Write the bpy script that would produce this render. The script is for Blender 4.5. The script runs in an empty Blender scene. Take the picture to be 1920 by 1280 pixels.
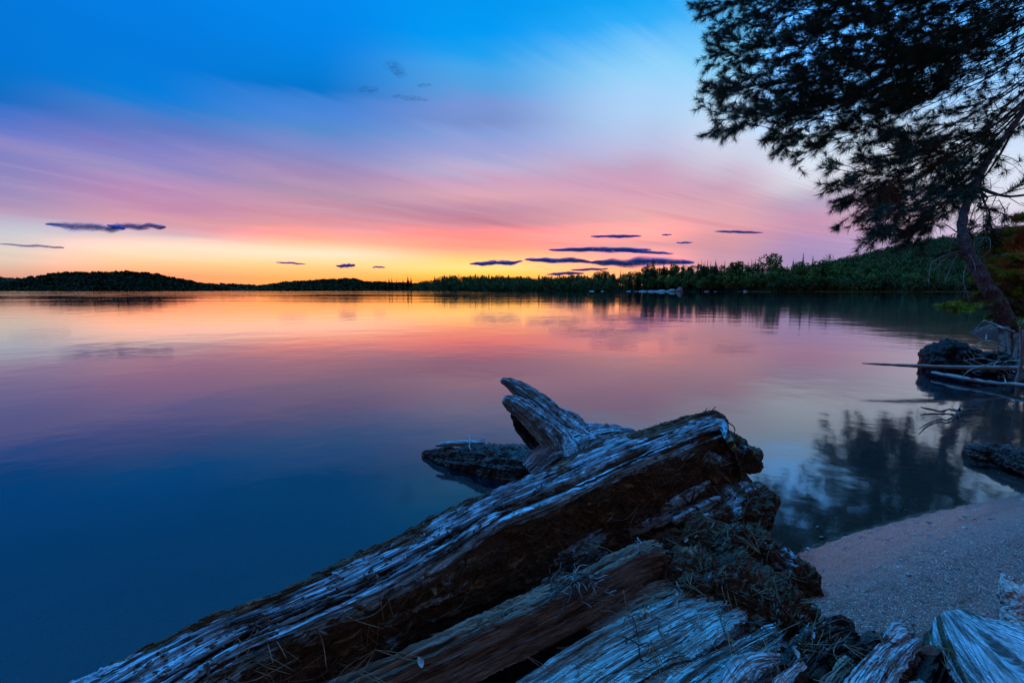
import bpy, math, random
import numpy as np

# ------------------------------------------------------------------ camera
C = bpy.context.scene.collection
SC = bpy.context.scene
CAM_H = 0.6
PITCH = math.radians(5.65)
F = 960.0                      # focal length in photograph pixels (18 mm on a 36 mm sensor)
cam_data = bpy.data.cameras.new("camera")
cam_data.lens = 18.0
cam_data.sensor_width = 36.0
cam_data.clip_start = 0.02
cam_data.clip_end = 40000.0
cam = bpy.data.objects.new("camera", cam_data)
C.objects.link(cam)
cam.location = (0, 0, CAM_H)
cam.rotation_euler = (math.pi / 2 - PITCH, 0, 0)
SC.camera = cam
SC.view_settings.view_transform = 'Standard'
SC.view_settings.look = 'None'
SC.view_settings.exposure = 0.0
SC.view_settings.gamma = 1.0
SC.render.engine = 'CYCLES'
SC.cycles.use_denoising = True
SC.cycles.max_bounces = 8
SC.cycles.transparent_max_bounces = 12
SC.cycles.caustics_reflective = False
SC.cycles.caustics_refractive = False

SP, CP = math.sin(PITCH), math.cos(PITCH)


def ray(px, py):
    cx, cy = (px - 960) / F, (640 - py) / F
    return np.array((cx, CP + cy * SP, -SP + cy * CP))


def at_depth(px, py, Y):
    d = ray(px, py)
    return np.array((0, 0, CAM_H)) + d * (Y / d[1])


def at_z(px, py, z):
    d = ray(px, py)
    return np.array((0, 0, CAM_H)) + d * ((z - CAM_H) / d[2])


def lin(c):
    return tuple(((v / 255) / 12.92 if v / 255 <= 0.04045 else ((v / 255 + 0.055) / 1.055) ** 2.4) for v in c)


# ------------------------------------------------------------------ sky (world)
world = bpy.data.worlds.new("World")
SC.world = world
world.use_nodes = True


class NT:
    """small helper round a node tree"""
    def __init__(self, tree):
        self.t = tree

    def n(self, typ, **kw):
        nd = self.t.nodes.new(typ)
        for k, v in kw.items():
            setattr(nd, k, v)
        return nd

    def link(self, a, b):
        self.t.links.new(a, b)

    def put(self, sock, v):
        if isinstance(v, bpy.types.NodeSocket):
            self.link(v, sock)
        elif v is not None:
            if sock.type == 'RGBA' and len(v) == 3:
                v = (*v, 1)
            sock.default_value = v

    def math(self, op, a, b=None, c=None, clamp=False):
        nd = self.n('ShaderNodeMath', operation=op, use_clamp=clamp)
        for i, v in enumerate((a, b, c)):
            if v is not None:
                self.put(nd.inputs[i], v)
        return nd.outputs[0]

    def vec(self, x, y, z):
        nd = self.n('ShaderNodeCombineXYZ')
        for i, v in enumerate((x, y, z)):
            self.put(nd.inputs[i], v)
        return nd.outputs[0]

    def vmath(self, op, a, b):
        nd = self.n('ShaderNodeVectorMath', operation=op)
        self.put(nd.inputs[0], a)
        self.put(nd.inputs[1], b)
        return nd.outputs[0]

    def mapr(self, v, a, b, c=0.0, d=1.0, smooth=False):
        nd = self.n('ShaderNodeMapRange', interpolation_type='SMOOTHSTEP' if smooth else 'LINEAR')
        nd.clamp = True
        for i, x in enumerate((v, a, b, c, d)):
            self.put(nd.inputs[i], x)
        return nd.outputs[0]

    def mix(self, f, a, b, blend='MIX'):
        nd = self.n('ShaderNodeMix', data_type='RGBA', blend_type=blend)
        self.put(nd.inputs[0], f)
        self.put(nd.inputs[6], a)
        self.put(nd.inputs[7], b)
        return nd.outputs[2]

    def noise(self, vec, scale=1.0, detail=3.0, rough=0.5, dist=0.0):
        nd = self.n('ShaderNodeTexNoise')
        self.put(nd.inputs['Vector'], vec)
        nd.inputs['Scale'].default_value = scale
        nd.inputs['Detail'].default_value = detail
        nd.inputs['Roughness'].default_value = rough
        nd.inputs['Distortion'].default_value = dist
        return nd.outputs['Fac']

    def ramp(self, fac, stops):
        nd = self.n('ShaderNodeValToRGB')
        cr = nd.color_ramp
        stops = sorted(stops)
        cr.elements[0].position, cr.elements[0].color = stops[0][0], (*stops[0][1], 1)
        cr.elements[1].position, cr.elements[1].color = stops[-1][0], (*stops[-1][1], 1)
        for p, c in stops[1:-1]:
            e = cr.elements.new(p)
            e.color = (*c, 1)
        self.put(nd.inputs[0], fac)
        return nd.outputs[0]


SKY_COLS = {
    0: [(0, 0, 118, 216), (85, 0, 117, 216), (170, 0, 113, 202), (196, 10, 108, 196), (215, 60, 115, 205), (255, 112, 125, 200),
        (298, 130, 130, 195), (362, 152, 140, 190), (396, 188, 160, 190), (414, 187, 182, 205), (432, 197, 200, 213), (468, 225, 212, 200),
        (490, 229, 204, 184), (507, 226, 178, 156), (520, 222, 160, 138)],
    300: [(0, 0, 125, 226), (85, 0, 121, 221), (170, 0, 124, 219), (194, 20, 125, 214), (221, 70, 125, 205), (255, 92, 121, 196),
          (290, 130, 130, 200), (324, 150, 140, 195), (354, 183, 140, 186), (383, 196, 141, 176), (408, 216, 156, 170), (426, 221, 176, 188),
          (443, 228, 206, 204), (464, 246, 228, 204), (482, 250, 219, 178), (500, 250, 194, 142), (518, 238, 164, 118)],
    600: [(0, 0, 136, 236), (85, 0, 130, 230), (140, 0, 125, 215), (166, 0, 118, 206), (188, 58, 130, 214), (213, 75, 135, 219),
          (238, 86, 139, 206), (272, 120, 140, 205), (298, 140, 140, 195), (332, 165, 136, 185), (366, 186, 145, 175), (400, 211, 140, 160),
          (426, 240, 150, 150), (439, 249, 165, 150), (452, 246, 190, 152), (464, 255, 215, 175), (477, 255, 232, 200), (494, 255, 219, 152),
          (508, 251, 198, 116), (524, 246, 176, 92)],
    900: [(0, 0, 150, 240), (64, 0, 155, 245), (98, 32, 160, 240), (128, 70, 165, 235), (170, 88, 160, 225), (204, 120, 150, 215),
          (230, 121, 146, 206), (256, 136, 160, 220), (290, 161, 165, 215), (316, 186, 174, 214), (340, 206, 160, 194), (366, 224, 164, 180),
          (392, 196, 136, 165), (417, 211, 131, 150), (443, 244, 146, 136), (463, 246, 156, 130), (474, 247, 185, 122), (486, 252, 211, 130),
          (503, 255, 229, 138), (512, 255, 216, 92), (526, 252, 178, 50)],
    1200: [(0, 20, 165, 245), (43, 52, 175, 250), (85, 114, 195, 250), (128, 146, 210, 250), (170, 168, 211, 250), (213, 176, 209, 245),
           (247, 182, 200, 234), (281, 191, 189, 224), (315, 196, 162, 196), (340, 211, 156, 190), (375, 226, 161, 180), (409, 241, 166, 166),
           (434, 246, 170, 164), (460, 236, 161, 160), (484, 238, 176, 168), (510, 250, 190, 130)],
    1350: [(0, 82, 178, 246), (64, 105, 195, 252), (128, 140, 212, 254), (191, 182, 221, 250), (255, 204, 219, 242), (298, 206, 206, 228),
           (324, 203, 184, 208), (353, 206, 162, 190), (383, 224, 164, 180), (426, 236, 158, 166), (451, 222, 150, 162), (480, 206, 150, 172)],
    1500: [(250, 196, 223, 248), (283, 208, 226, 245), (313, 220, 230, 245), (345, 215, 218, 230), (360, 200, 195, 212),
           (376, 184, 168, 196), (392, 191, 160, 190), (410, 200, 151, 181), (431, 195, 147, 180), (453, 178, 146, 189), (480, 166, 146, 190)],
    1900: [(200, 182, 215, 250), (300, 216, 231, 250), (380, 226, 226, 240), (420, 215, 205, 230),
           (460, 198, 178, 214), (500, 186, 168, 208)],
}
ZENITH = (0.020, 0.60, 2.0)
EL_MAX = math.radians(60)
# the clear strip of sky above and behind the pine is brighter than a picture can hold
BRIGHT = {1350: [(-60, 0.10, 0.62, 1.5)], 1500: [(40, 0.22, 1.0, 2.6), (130, 0.30, 1.15, 2.8), (195, 0.36, 0.95, 1.9), (-120, 0.08, 0.65, 2.0)], 1900: [(-40, 0.15, 0.75, 1.9), (70, 0.22, 0.75, 1.6)]}


def build_sky():
    t = NT(world.node_tree)
    world.node_tree.nodes.clear()
    tc = t.n('ShaderNodeTexCoord')
    sep = t.n('ShaderNodeSeparateXYZ')
    t.link(tc.outputs['Generated'], sep.inputs[0])
    x, y, z = sep.outputs
    az = t.math('ARCTAN2', x, y)
    el = t.math('ARCSINE', z)
    # wind-drawn streaks fan out from a vanishing point low on the right
    fx = t.math('MAXIMUM', t.math('SUBTRACT', math.radians(50), az), 0.08)
    fy = t.math('SUBTRACT', el, math.radians(0.5))
    th = t.math('ARCTAN2', fy, fx)
    rr = t.math('SQRT', t.math('ADD', t.math('POWER', fx, 2.0), t.math('POWER', fy, 2.0)))
    n1 = t.noise(t.vec(t.math('MULTIPLY', rr, 1.6), t.math('MULTIPLY', th, 22.0), 0.0), 1.0, 4.0, 0.55)
    n2 = t.noise(t.vec(t.math('MULTIPLY', rr, 3.5), t.math('MULTIPLY', th, 75.0), 3.0), 1.0, 4.0, 0.55, 0.4)
    n3 = t.noise(t.vec(t.math('MULTIPLY', rr, 2.2), t.math('MULTIPLY', th, 42.0), 8.0), 1.0, 6.0, 0.62, 0.5)
    sgate = t.mapr(el, math.radians(1.0), math.radians(7.0))
    w1 = t.math('MULTIPLY', t.math('SUBTRACT', n1, 0.5), 0.034)
    w2 = t.math('MULTIPLY', t.math('SUBTRACT', n2, 0.5), 0.022)
    elw = t.math('ADD', el, t.math('MULTIPLY', t.math('ADD', w1, w2), sgate))
    fac = t.math('DIVIDE', elw, EL_MAX, clamp=True)
    col = None
    prev = None
    for px in sorted(SKY_COLS):
        a = math.atan2((px - 960) / F, CP)
        stops = []
        for (py, r, g, b) in SKY_COLS[px]:
            d = ray(px, py)
            e = math.atan2(d[2], math.hypot(d[0], d[1]))
            if 300 < py < 482 and 600 <= px <= 1350:
                m = (r + g + b) / 3 + 4
                r, g, b = (v * 0.88 + m * 0.12 for v in (r, g, b))
            L = lin((r, g, b))
            if r >= 236 and py >= 420:      # the afterglow is redder than the picture can hold
                L = (L[0] * 1.65, L[1] * 1.05, L[2])
            stops.append((max(0.0, e) / EL_MAX, L))
        for (py, r, g, b) in BRIGHT.get(px, ()):
            d = ray(px, py)
            stops.append((math.atan2(d[2], math.hypot(d[0], d[1])) / EL_MAX, (r, g, b)))
        stops.append((1.0, ZENITH))
        c = t.ramp(fac, stops)
        if col is None:
            col = c
        else:
            col = t.mix(t.mapr(az, prev, a, smooth=True), col, c)
        prev = a
    streak = t.math('MULTIPLY', t.mapr(n3, 0.48, 0.68), t.math('MULTIPLY', sgate, t.mapr(el, math.radians(15), math.radians(9))))
    col = t.mix(t.math('MULTIPLY', streak, 0.30), col, lin((222, 182, 205)))
    dark = t.math('MULTIPLY', t.mapr(n3, 0.46, 0.30), t.math('MULTIPLY', sgate, t.mapr(el, math.radians(16), math.radians(9))))
    col = t.mix(t.math('MULTIPLY', dark, 0.24), col, lin((150, 95, 150)))
    back = t.mix(t.mapr(el, 0.0, math.radians(60)), (0.21, 0.16, 0.17), (0.09, 0.11, 0.24))
    col = t.mix(t.mapr(y, 0.45, -0.35, smooth=True), col, back)
    # the physical twilight sky underneath, very faint
    sky = t.n('ShaderNodeTexSky', sky_type='NISHITA')
    sky.sun_disc = False
    sky.sun_elevation = math.radians(-1.5)
    sky.sun_rotation = math.radians(-14)
    col = t.mix(0.004, col, sky.outputs[0], 'ADD')
    bg = t.n('ShaderNodeBackground')
    t.link(col, bg.inputs[0])
    bg.inputs[1].default_value = 1.0
    out = t.n('ShaderNodeOutputWorld')
    t.link(bg.outputs[0], out.inputs[0])


build_sky()


# the light of the clear upper sky: one broad, cool lamp high over the lake, ahead and to the left
sun_d = bpy.data.lights.new("sun", 'SUN')
sun_d.energy = 5.0
sun_d.angle = math.radians(30)
sun_d.color = (0.03, 0.36, 1.0)
sun = bpy.data.objects.new("sun", sun_d)
C.objects.link(sun)
_el, _az = math.radians(62), math.radians(-35)
_d = (math.sin(_az) * math.cos(_el), math.cos(_az) * math.cos(_el), math.sin(_el))
import mathutils
sun.rotation_euler = mathutils.Vector(_d).to_track_quat('Z', 'Y').to_euler()

# ------------------------------------------------------------------ helpers
RNG = np.random.default_rng(7)
random.seed(7)


def _hash(ix, iy, iz, seed):
    h = (ix.astype(np.int64) * 374761393 + iy.astype(np.int64) * 668265263 + iz.astype(np.int64) * 2147483647 + seed * 144665) & 0xFFFFFFFF
    h = ((h ^ (h >> 13)) * 1274126177) & 0xFFFFFFFF
    h = ((h ^ (h >> 16)) * 2246822519) & 0xFFFFFFFF
    return (h ^ (h >> 15)) & 0xFFFF


_G = np.random.default_rng(3).normal(size=(65536, 3))
_G /= np.linalg.norm(_G, axis=1)[:, None]


def gnoise(p, seed=0):
    """gradient noise, p (...,3) -> about -0.7..0.7"""
    p = np.asarray(p, float)
    i = np.floor(p).astype(np.int64)
    f = p - i
    w = f * f * f * (f * (f * 6 - 15) + 10)
    out = 0
    for dx in (0, 1):
        for dy in (0, 1):
            for dz in (0, 1):
                g = _G[_hash(i[..., 0] + dx, i[..., 1] + dy, i[..., 2] + dz, seed)]
                d = (g[..., 0] * (f[..., 0] - dx) + g[..., 1] * (f[..., 1] - dy) + g[..., 2] * (f[..., 2] - dz))
                wt = ((w[..., 0] if dx else 1 - w[..., 0]) * (w[..., 1] if dy else 1 - w[..., 1]) * (w[..., 2] if dz else 1 - w[..., 2]))
                out = out + d * wt
    return out


def fbm(p, octaves=4, gain=0.5, lac=2.0, seed=0):
    a, s = 1.0, 0.0
    p = np.asarray(p, float)
    for o in range(octaves):
        s = s + a * gnoise(p, seed + o * 17)
        p = p * lac
        a *= gain
    return s


def ridged(p, octaves=3, gain=0.5, seed=0):
    a, s = 1.0, 0.0
    p = np.asarray(p, float)
    for o in range(octaves):
        s = s + a * (1 - 2.2 * np.abs(gnoise(p, seed + o * 31)))
        p = p * 2.1
        a *= gain
    return s


def sstep(x, a, b):
    t = np.clip((np.asarray(x, float) - a) / (b - a), 0, 1)
    return t * t * (3 - 2 * t)


def make_mesh(name, verts, faces, uv=None, attrs=None, smooth=True, mat_idx=None):
    """verts (N,3); faces: one (M,k) array or a list of such arrays"""
    if not isinstance(faces, (list, tuple)):
        faces = [faces]
    faces = [np.asarray(f, np.int32) for f in faces if len(f)]
    me = bpy.data.meshes.new(name)
    verts = np.asarray(verts, np.float32)
    me.vertices.add(len(verts))
    me.vertices.foreach_set('co', verts.ravel())
    loops = np.concatenate([f.ravel() for f in faces])
    tot = np.concatenate([np.full(len(f), f.shape[1], np.int32) for f in faces])
    start = np.concatenate([[0], np.cumsum(tot)[:-1]]).astype(np.int32)
    me.loops.add(len(loops))
    me.loops.foreach_set('vertex_index', loops)
    me.polygons.add(len(tot))
    me.polygons.foreach_set('loop_start', start)
    me.polygons.foreach_set('loop_total', tot)
    me.polygons.foreach_set('use_smooth', np.full(len(tot), smooth, bool))
    if mat_idx is not None:
        me.polygons.foreach_set('material_index', np.asarray(mat_idx, np.int32))
    if uv is not None:
        l = me.uv_layers.new(name='UVMap')
        l.data.foreach_set('uv', np.asarray(uv, np.float32)[loops].ravel())
    if attrs:
        for k, v in attrs.items():
            v = np.asarray(v, np.float32)
            a = me.attributes.new(k, 'FLOAT', 'POINT')
            a.data.foreach_set('value', v)
    me.update(calc_edges=True)
    me.validate()
    return me


def link(name, me, mats, parent=None, loc=None):
    o = bpy.data.objects.new(name, me)
    C.objects.link(o)
    if mats is not None:
        for m in (mats if isinstance(mats, (list, tuple)) else [mats]):
            if me is not None and m.name not in [s.name for s in me.materials if s]:
                me.materials.append(m)
    if parent is not None:
        o.parent = parent
    if loc is not None:
        o.location = tuple(loc)
    return o


def tag(o, label, cat, group=None):
    o['label'] = label
    o['category'] = cat
    if group:
        o['group'] = group
    return o


def kind(o, k):
    o['kind'] = k
    return o


def thing(name, label, cat, loc=(0, 0, 0), group=None):
    o = bpy.data.objects.new(name, None)
    C.objects.link(o)
    o.location = tuple(loc)
    return tag(o, label, cat, group)


def grid_faces(nu, nv, wrap_v=False):
    """vertex index = i*nv + j"""
    i = np.arange(nu - 1)[:, None]
    j = np.arange(nv if wrap_v else nv - 1)[None, :]
    j2 = (j + 1) % nv
    a = i * nv + j
    b = i * nv + j2
    c = (i + 1) * nv + j2
    d = (i + 1) * nv + j
    return np.stack([a, d, c, b], -1).reshape(-1, 4)


def catmull(pts, t):
    """points (n,k), parameters t in 0..1 -> smooth curve through the points"""
    pts = np.asarray(pts, float)
    n = len(pts)
    t = np.clip(np.asarray(t, float), 0, 1) * (n - 1)
    i = np.minimum(t.astype(int), n - 2)
    f = (t - i)[..., None]
    p0 = pts[np.maximum(i - 1, 0)]
    p1 = pts[i]
    p2 = pts[i + 1]
    p3 = pts[np.minimum(i + 2, n - 1)]
    return 0.5 * ((2 * p1) + (-p0 + p2) * f + (2 * p0 - 5 * p1 + 4 * p2 - p3) * f ** 2 + (-p0 + 3 * p1 - 3 * p2 + p3) * f ** 3)


def tube(points, radii, sides=8, seg=None, noise=0.0, nscale=20.0, seed=0, smooth_pts=True):
    """-> verts, faces(list), uv of a bent tapered tube with closed ends"""
    points = np.asarray(points, float)
    radii = np.asarray(radii, float)
    if seg is None:
        seg = max(2, len(points) * 3)
    t = np.linspace(0, 1, seg)
    P = catmull(points, t) if smooth_pts else np.stack([np.interp(t * (len(points) - 1), np.arange(len(points)), points[:, k]) for k in range(3)], -1)
    R = np.interp(t * (len(radii) - 1), np.arange(len(radii)), radii)
    T = np.gradient(P, axis=0)
    T /= np.maximum(np.linalg.norm(T, axis=1), 1e-9)[:, None]
    up = np.array((0.0, 0, 1)) if abs(T[0, 2]) < 0.9 else np.array((1.0, 0, 0))
    A = np.cross(T, up)
    A /= np.maximum(np.linalg.norm(A, axis=1), 1e-9)[:, None]
    B = np.cross(A, T)
    ang = np.linspace(0, 2 * np.pi, sides, endpoint=False)
    ring = (np.cos(ang)[None, :, None] * A[:, None, :] + np.sin(ang)[None, :, None] * B[:, None, :])
    rr = R[:, None] * np.ones((1, sides))
    V = P[:, None, :] + ring * rr[..., None]
    if noise:
        nz = fbm(V * nscale, 3, seed=seed)
        V = V + ring * (nz * noise)[..., None]
    L = np.concatenate([[0], np.cumsum(np.linalg.norm(np.diff(P, axis=0), axis=1))])
    uv = np.stack([np.repeat(L, sides), np.tile(ang / (2 * np.pi), seg) * 2 * np.pi * float(R.mean())], -1)
    V = V.reshape(-1, 3)
    f = grid_faces(seg, sides, True)
    n = len(V)
    V = np.concatenate([V, P[:1], P[-1:]])
    uv = np.concatenate([uv, uv[:1], uv[-1:]])
    j = np.arange(sides)
    j2 = (j + 1) % sides
    cap0 = np.stack([np.full(sides, n), j, j2], -1)
    b = (seg - 1) * sides
    cap1 = np.stack([np.full(sides, n + 1), b + j2, b + j], -1)
    return V, [f, np.concatenate([cap0, cap1])], uv


class Soup:
    """collects pieces of geometry for ONE mesh"""
    def __init__(self):
        self.v, self.q, self.t, self.uv, self.n = [], [], [], [], 0
        self.qm, self.tm = [], []

    def add(self, V, faces, uv=None, m=0):
        V = np.asarray(V, float)
        if not isinstance(faces, (list, tuple)):
            faces = [faces]
        for f in faces:
            if not len(f):
                continue
            f = np.asarray(f) + self.n
            if f.shape[1] == 4:
                self.q.append(f)
                self.qm.append(np.full(len(f), m))
            else:
                self.t.append(f)
                self.tm.append(np.full(len(f), m))
        self.v.append(V)
        self.uv.append(np.zeros((len(V), 2)) if uv is None else np.asarray(uv))
        self.n += len(V)

    def mesh(self, name, smooth=True):
        fs, mi = [], []
        if self.q:
            fs.append(np.concatenate(self.q))
            mi.append(np.concatenate(self.qm))
        if self.t:
            fs.append(np.concatenate(self.t))
            mi.append(np.concatenate(self.tm))
        return make_mesh(name, np.concatenate(self.v), fs, np.concatenate(self.uv), None, smooth, np.concatenate(mi))


def new_mat(name):
    m = bpy.data.materials.new(name)
    m.use_nodes = True
    m.node_tree.nodes.clear()
    t = NT(m.node_tree)
    return m, t


def finish(t, col, rough=0.8, bump=None, bump_dist=0.002, bump_str=1.0, spec=0.3, normal=None, trans=None):
    p = t.n('ShaderNodeBsdfPrincipled')
    t.put(p.inputs['Base Color'], col)
    t.put(p.inputs['Roughness'], rough)
    p.inputs['Specular IOR Level'].default_value = spec
    if bump is not None:
        b = t.n('ShaderNodeBump')
        b.inputs['Strength'].default_value = bump_str
        b.inputs['Distance'].default_value = bump_dist
        t.link(bump, b.inputs['Height'])
        t.link(b.outputs[0], p.inputs['Normal'])
    o = t.n('ShaderNodeOutputMaterial')
    t.link(p.outputs[0], o.inputs[0])
    return p


def obj_coords(t):
    return t.n('ShaderNodeTexCoord').outputs['Object']


def world_pos(t):
    return t.n('ShaderNodeNewGeometry').outputs['Position']

# ------------------------------------------------------------------ water, lake bed, beach
SHORE = np.array([(-14, -9.0), (-3.0, -1.6), (-1.3, -0.35), (-0.55, 0.28), (0.0, 0.72), (0.32, 0.95), (0.627, 1.104), (0.848, 1.219), (1.148, 1.342),
                  (1.523, 1.471), (2.1, 1.75), (2.75, 2.2), (3.6, 2.95), (4.5, 4.0), (5.2, 5.3), (6.6, 7.4), (9.5, 10.0), (16, 14.0), (30, 18)])


def shore_dist(x, y):
    """signed distance to the waterline: + on land (right / near side)"""
    p = np.stack([x, y], -1)
    best = np.full(x.shape, 1e9)
    sign = np.ones(x.shape)
    for a, b in zip(SHORE[:-1], SHORE[1:]):
        d = b - a
        t = np.clip(((p - a) @ d) / (d @ d), 0, 1)
        q = a + t[..., None] * d
        r = np.linalg.norm(p - q, axis=-1)
        s = np.where((p[..., 0] - a[0]) * d[1] - (p[..., 1] - a[1]) * d[0] > 0, 1.0, -1.0)
        upd = r < best - 1e-9
        best = np.where(upd, r, best)
        sign = np.where(upd, s, sign)
    return best * sign


def ground_z(x, y):
    """beach and lake-bed height"""
    s = shore_dist(x, y)
    pos = np.interp(s, [0, 0.03, 0.10, 0.17, 0.23, 0.30, 0.38, 0.6, 1.2, 3.0, 8.0], [0, 0.009, 0.036, 0.060, 0.066, 0.052, 0.038, 0.048, 0.085, 0.25, 0.9])
    neg = np.interp(-s, [0, 0.1, 0.5, 1.5, 4, 10, 60], [0, -0.012, -0.06, -0.18, -0.45, -1.2, -4.0])
    z = np.where(s > 0, pos, neg)
    # the earth bank below the pine
    bank = sstep(s, 0.25, 1.2) * sstep(np.hypot(x - 7.2, y - 6.0), 4.6, 2.2)
    z = z + 0.55 * bank
    P = np.stack([x, y, np.zeros_like(x)], -1)
    z = z + (0.006 * fbm(P * 4.0, 3, seed=5) + 0.0035 * fbm(P * 22.0, 3, seed=6)) * sstep(np.abs(s), 0.02, 0.25)
    return z + 0.0022 * gnoise(P * 30.0, 8)


# sand material: damp coarse grains, reddish, grey and dark
def mat_sand(under=False):
    m, t = new_mat('lake_bed_gravel' if under else 'damp_sand')
    pos = world_pos(t)
    vo = t.n('ShaderNodeTexVoronoi', feature='F1')
    t.put(vo.inputs['Vector'], pos)
    vo.inputs['Scale'].default_value = 460.0
    vo2 = t.n('ShaderNodeTexVoronoi', feature='F1')
    t.put(vo2.inputs['Vector'], pos)
    vo2.inputs['Scale'].default_value = 210.0
    cell = t.n('ShaderNodeSeparateColor')
    t.link(vo.outputs['Color'], cell.inputs[0])
    cell2 = t.n('ShaderNodeSeparateColor')
    t.link(vo2.outputs['Color'], cell2.inputs[0])
    big = t.noise(pos, 3.0, 4.0, 0.6)
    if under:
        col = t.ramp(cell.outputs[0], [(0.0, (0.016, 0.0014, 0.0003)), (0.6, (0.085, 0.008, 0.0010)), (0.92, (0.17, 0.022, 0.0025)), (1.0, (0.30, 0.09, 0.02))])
    else:
        col = t.ramp(cell.outputs[0], [(0.0, (0.036, 0.012, 0.008)), (0.40, (0.165, 0.040, 0.025)), (0.75, (0.30, 0.078, 0.052)), (0.93, (0.42, 0.18, 0.12)), (1.0, (0.70, 0.46, 0.36))])
        col = t.mix(t.mapr(cell2.outputs[1], 0.86, 0.9), col, (0.28, 0.10, 0.055))
        col = t.mix(t.mapr(cell2.outputs[2], 0.90, 0.93), col, (0.015, 0.013, 0.014))
    col = t.mix(t.mapr(big, 0.3, 0.7, 0.0, 0.45), col, (0.03, 0.003, 0.0006) if under else (0.15, 0.055, 0.038))
    h = t.math('ADD', t.math('MULTIPLY', vo.outputs['Distance'], -1.0), t.math('MULTIPLY', vo2.outputs['Distance'], -0.8))
    if under:
        rough = 0.62
    else:
        wet = t.n('ShaderNodeAttribute', attribute_name='wet').outputs['Fac']
        rough = t.mapr(wet, 0.0, 1.0, 0.7, 0.24)
        col = t.mix(t.math('MULTIPLY', wet, 0.12), col, (0.10, 0.07, 0.065))
    finish(t, col, rough, h, 0.0030, 1.0, 0.5 if under else 0.8)
    return m


def mat_earth():
    m, t = new_mat('dark_bank_earth')
    pos = world_pos(t)
    n = t.noise(pos, 5.0, 6.0, 0.65)
    n2 = t.noise(pos, 60.0, 4.0, 0.65)
    col = t.ramp(n, [(0.3, (0.018, 0.012, 0.009)), (0.55, (0.05, 0.03, 0.022)), (0.7, (0.10, 0.06, 0.04))])
    finish(t, col, 0.9, t.math('MULTIPLY_ADD', n2, 0.5, n), 0.05, 1.0, 0.2)
    return m


EARTH = mat_earth()
SAND = mat_sand()
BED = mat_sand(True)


def polar_sheet(name, r_edges, a_deg, zfun, mats, centre=(0, 0)):
    a = np.radians(a_deg)
    R, A = np.meshgrid(r_edges, a, indexing='ij')
    X = centre[0] + R * np.sin(A)
    Y = centre[1] + R * np.cos(A)
    Z = zfun(X, Y)
    V = np.stack([X, Y, Z], -1).reshape(-1, 3)
    return make_mesh(name, V, grid_faces(len(r_edges), len(a))[:, ::-1])


def build_ground():
    r = np.concatenate([np.linspace(0.02, 0.5, 12), np.linspace(0.51, 2.4, 420), np.geomspace(2.42, 60, 170)])
    a = np.concatenate([np.linspace(-180, -56, 60), np.linspace(-55, 25, 140), np.linspace(25.2, 56, 330), np.linspace(57, 180, 60)])
    A = np.radians(a)
    R, AA = np.meshgrid(r, A, indexing='ij')
    X, Y = R * np.sin(AA), R * np.cos(AA)
    Z = ground_z(X, Y)
    s = shore_dist(X, Y)
    V = np.stack([X, Y, Z], -1).reshape(-1, 3)
    f = grid_faces(len(r), len(a))[:, ::-1]
    sf = s.ravel()[f].mean(1)
    fx, fy = X.ravel()[f].mean(1), Y.ravel()[f].mean(1)
    onbank = (np.hypot(fx - 7.2, fy - 6.0) < 4.5) & (sf > -0.4)
    land = f[(sf > -0.015) & ~onbank]
    earth = f[onbank]
    bed = f[sf <= 0.02]

    def part(nm, ff, mat):
        u, inv = np.unique(ff, return_inverse=True)
        vv = V[u].copy()
        if nm == 'lake_bed':
            vv[:, 2] -= 0.004
        return kind(link(nm, make_mesh(nm, vv, inv.reshape(ff.shape), attrs={'wet': sstep(s.ravel()[u], 0.26, 0.08)}), mat), 'structure')
    part('shore_bank', earth, EARTH)
    part('beach_sand', land, SAND)
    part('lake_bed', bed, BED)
    deep = polar_sheet('lake_floor', np.geomspace(58, 12000, 24), np.linspace(-100, 100, 60), lambda x, y: np.full_like(x, -4.3), None)
    kind(link('lake_floor', deep, BED), 'structure')


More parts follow.
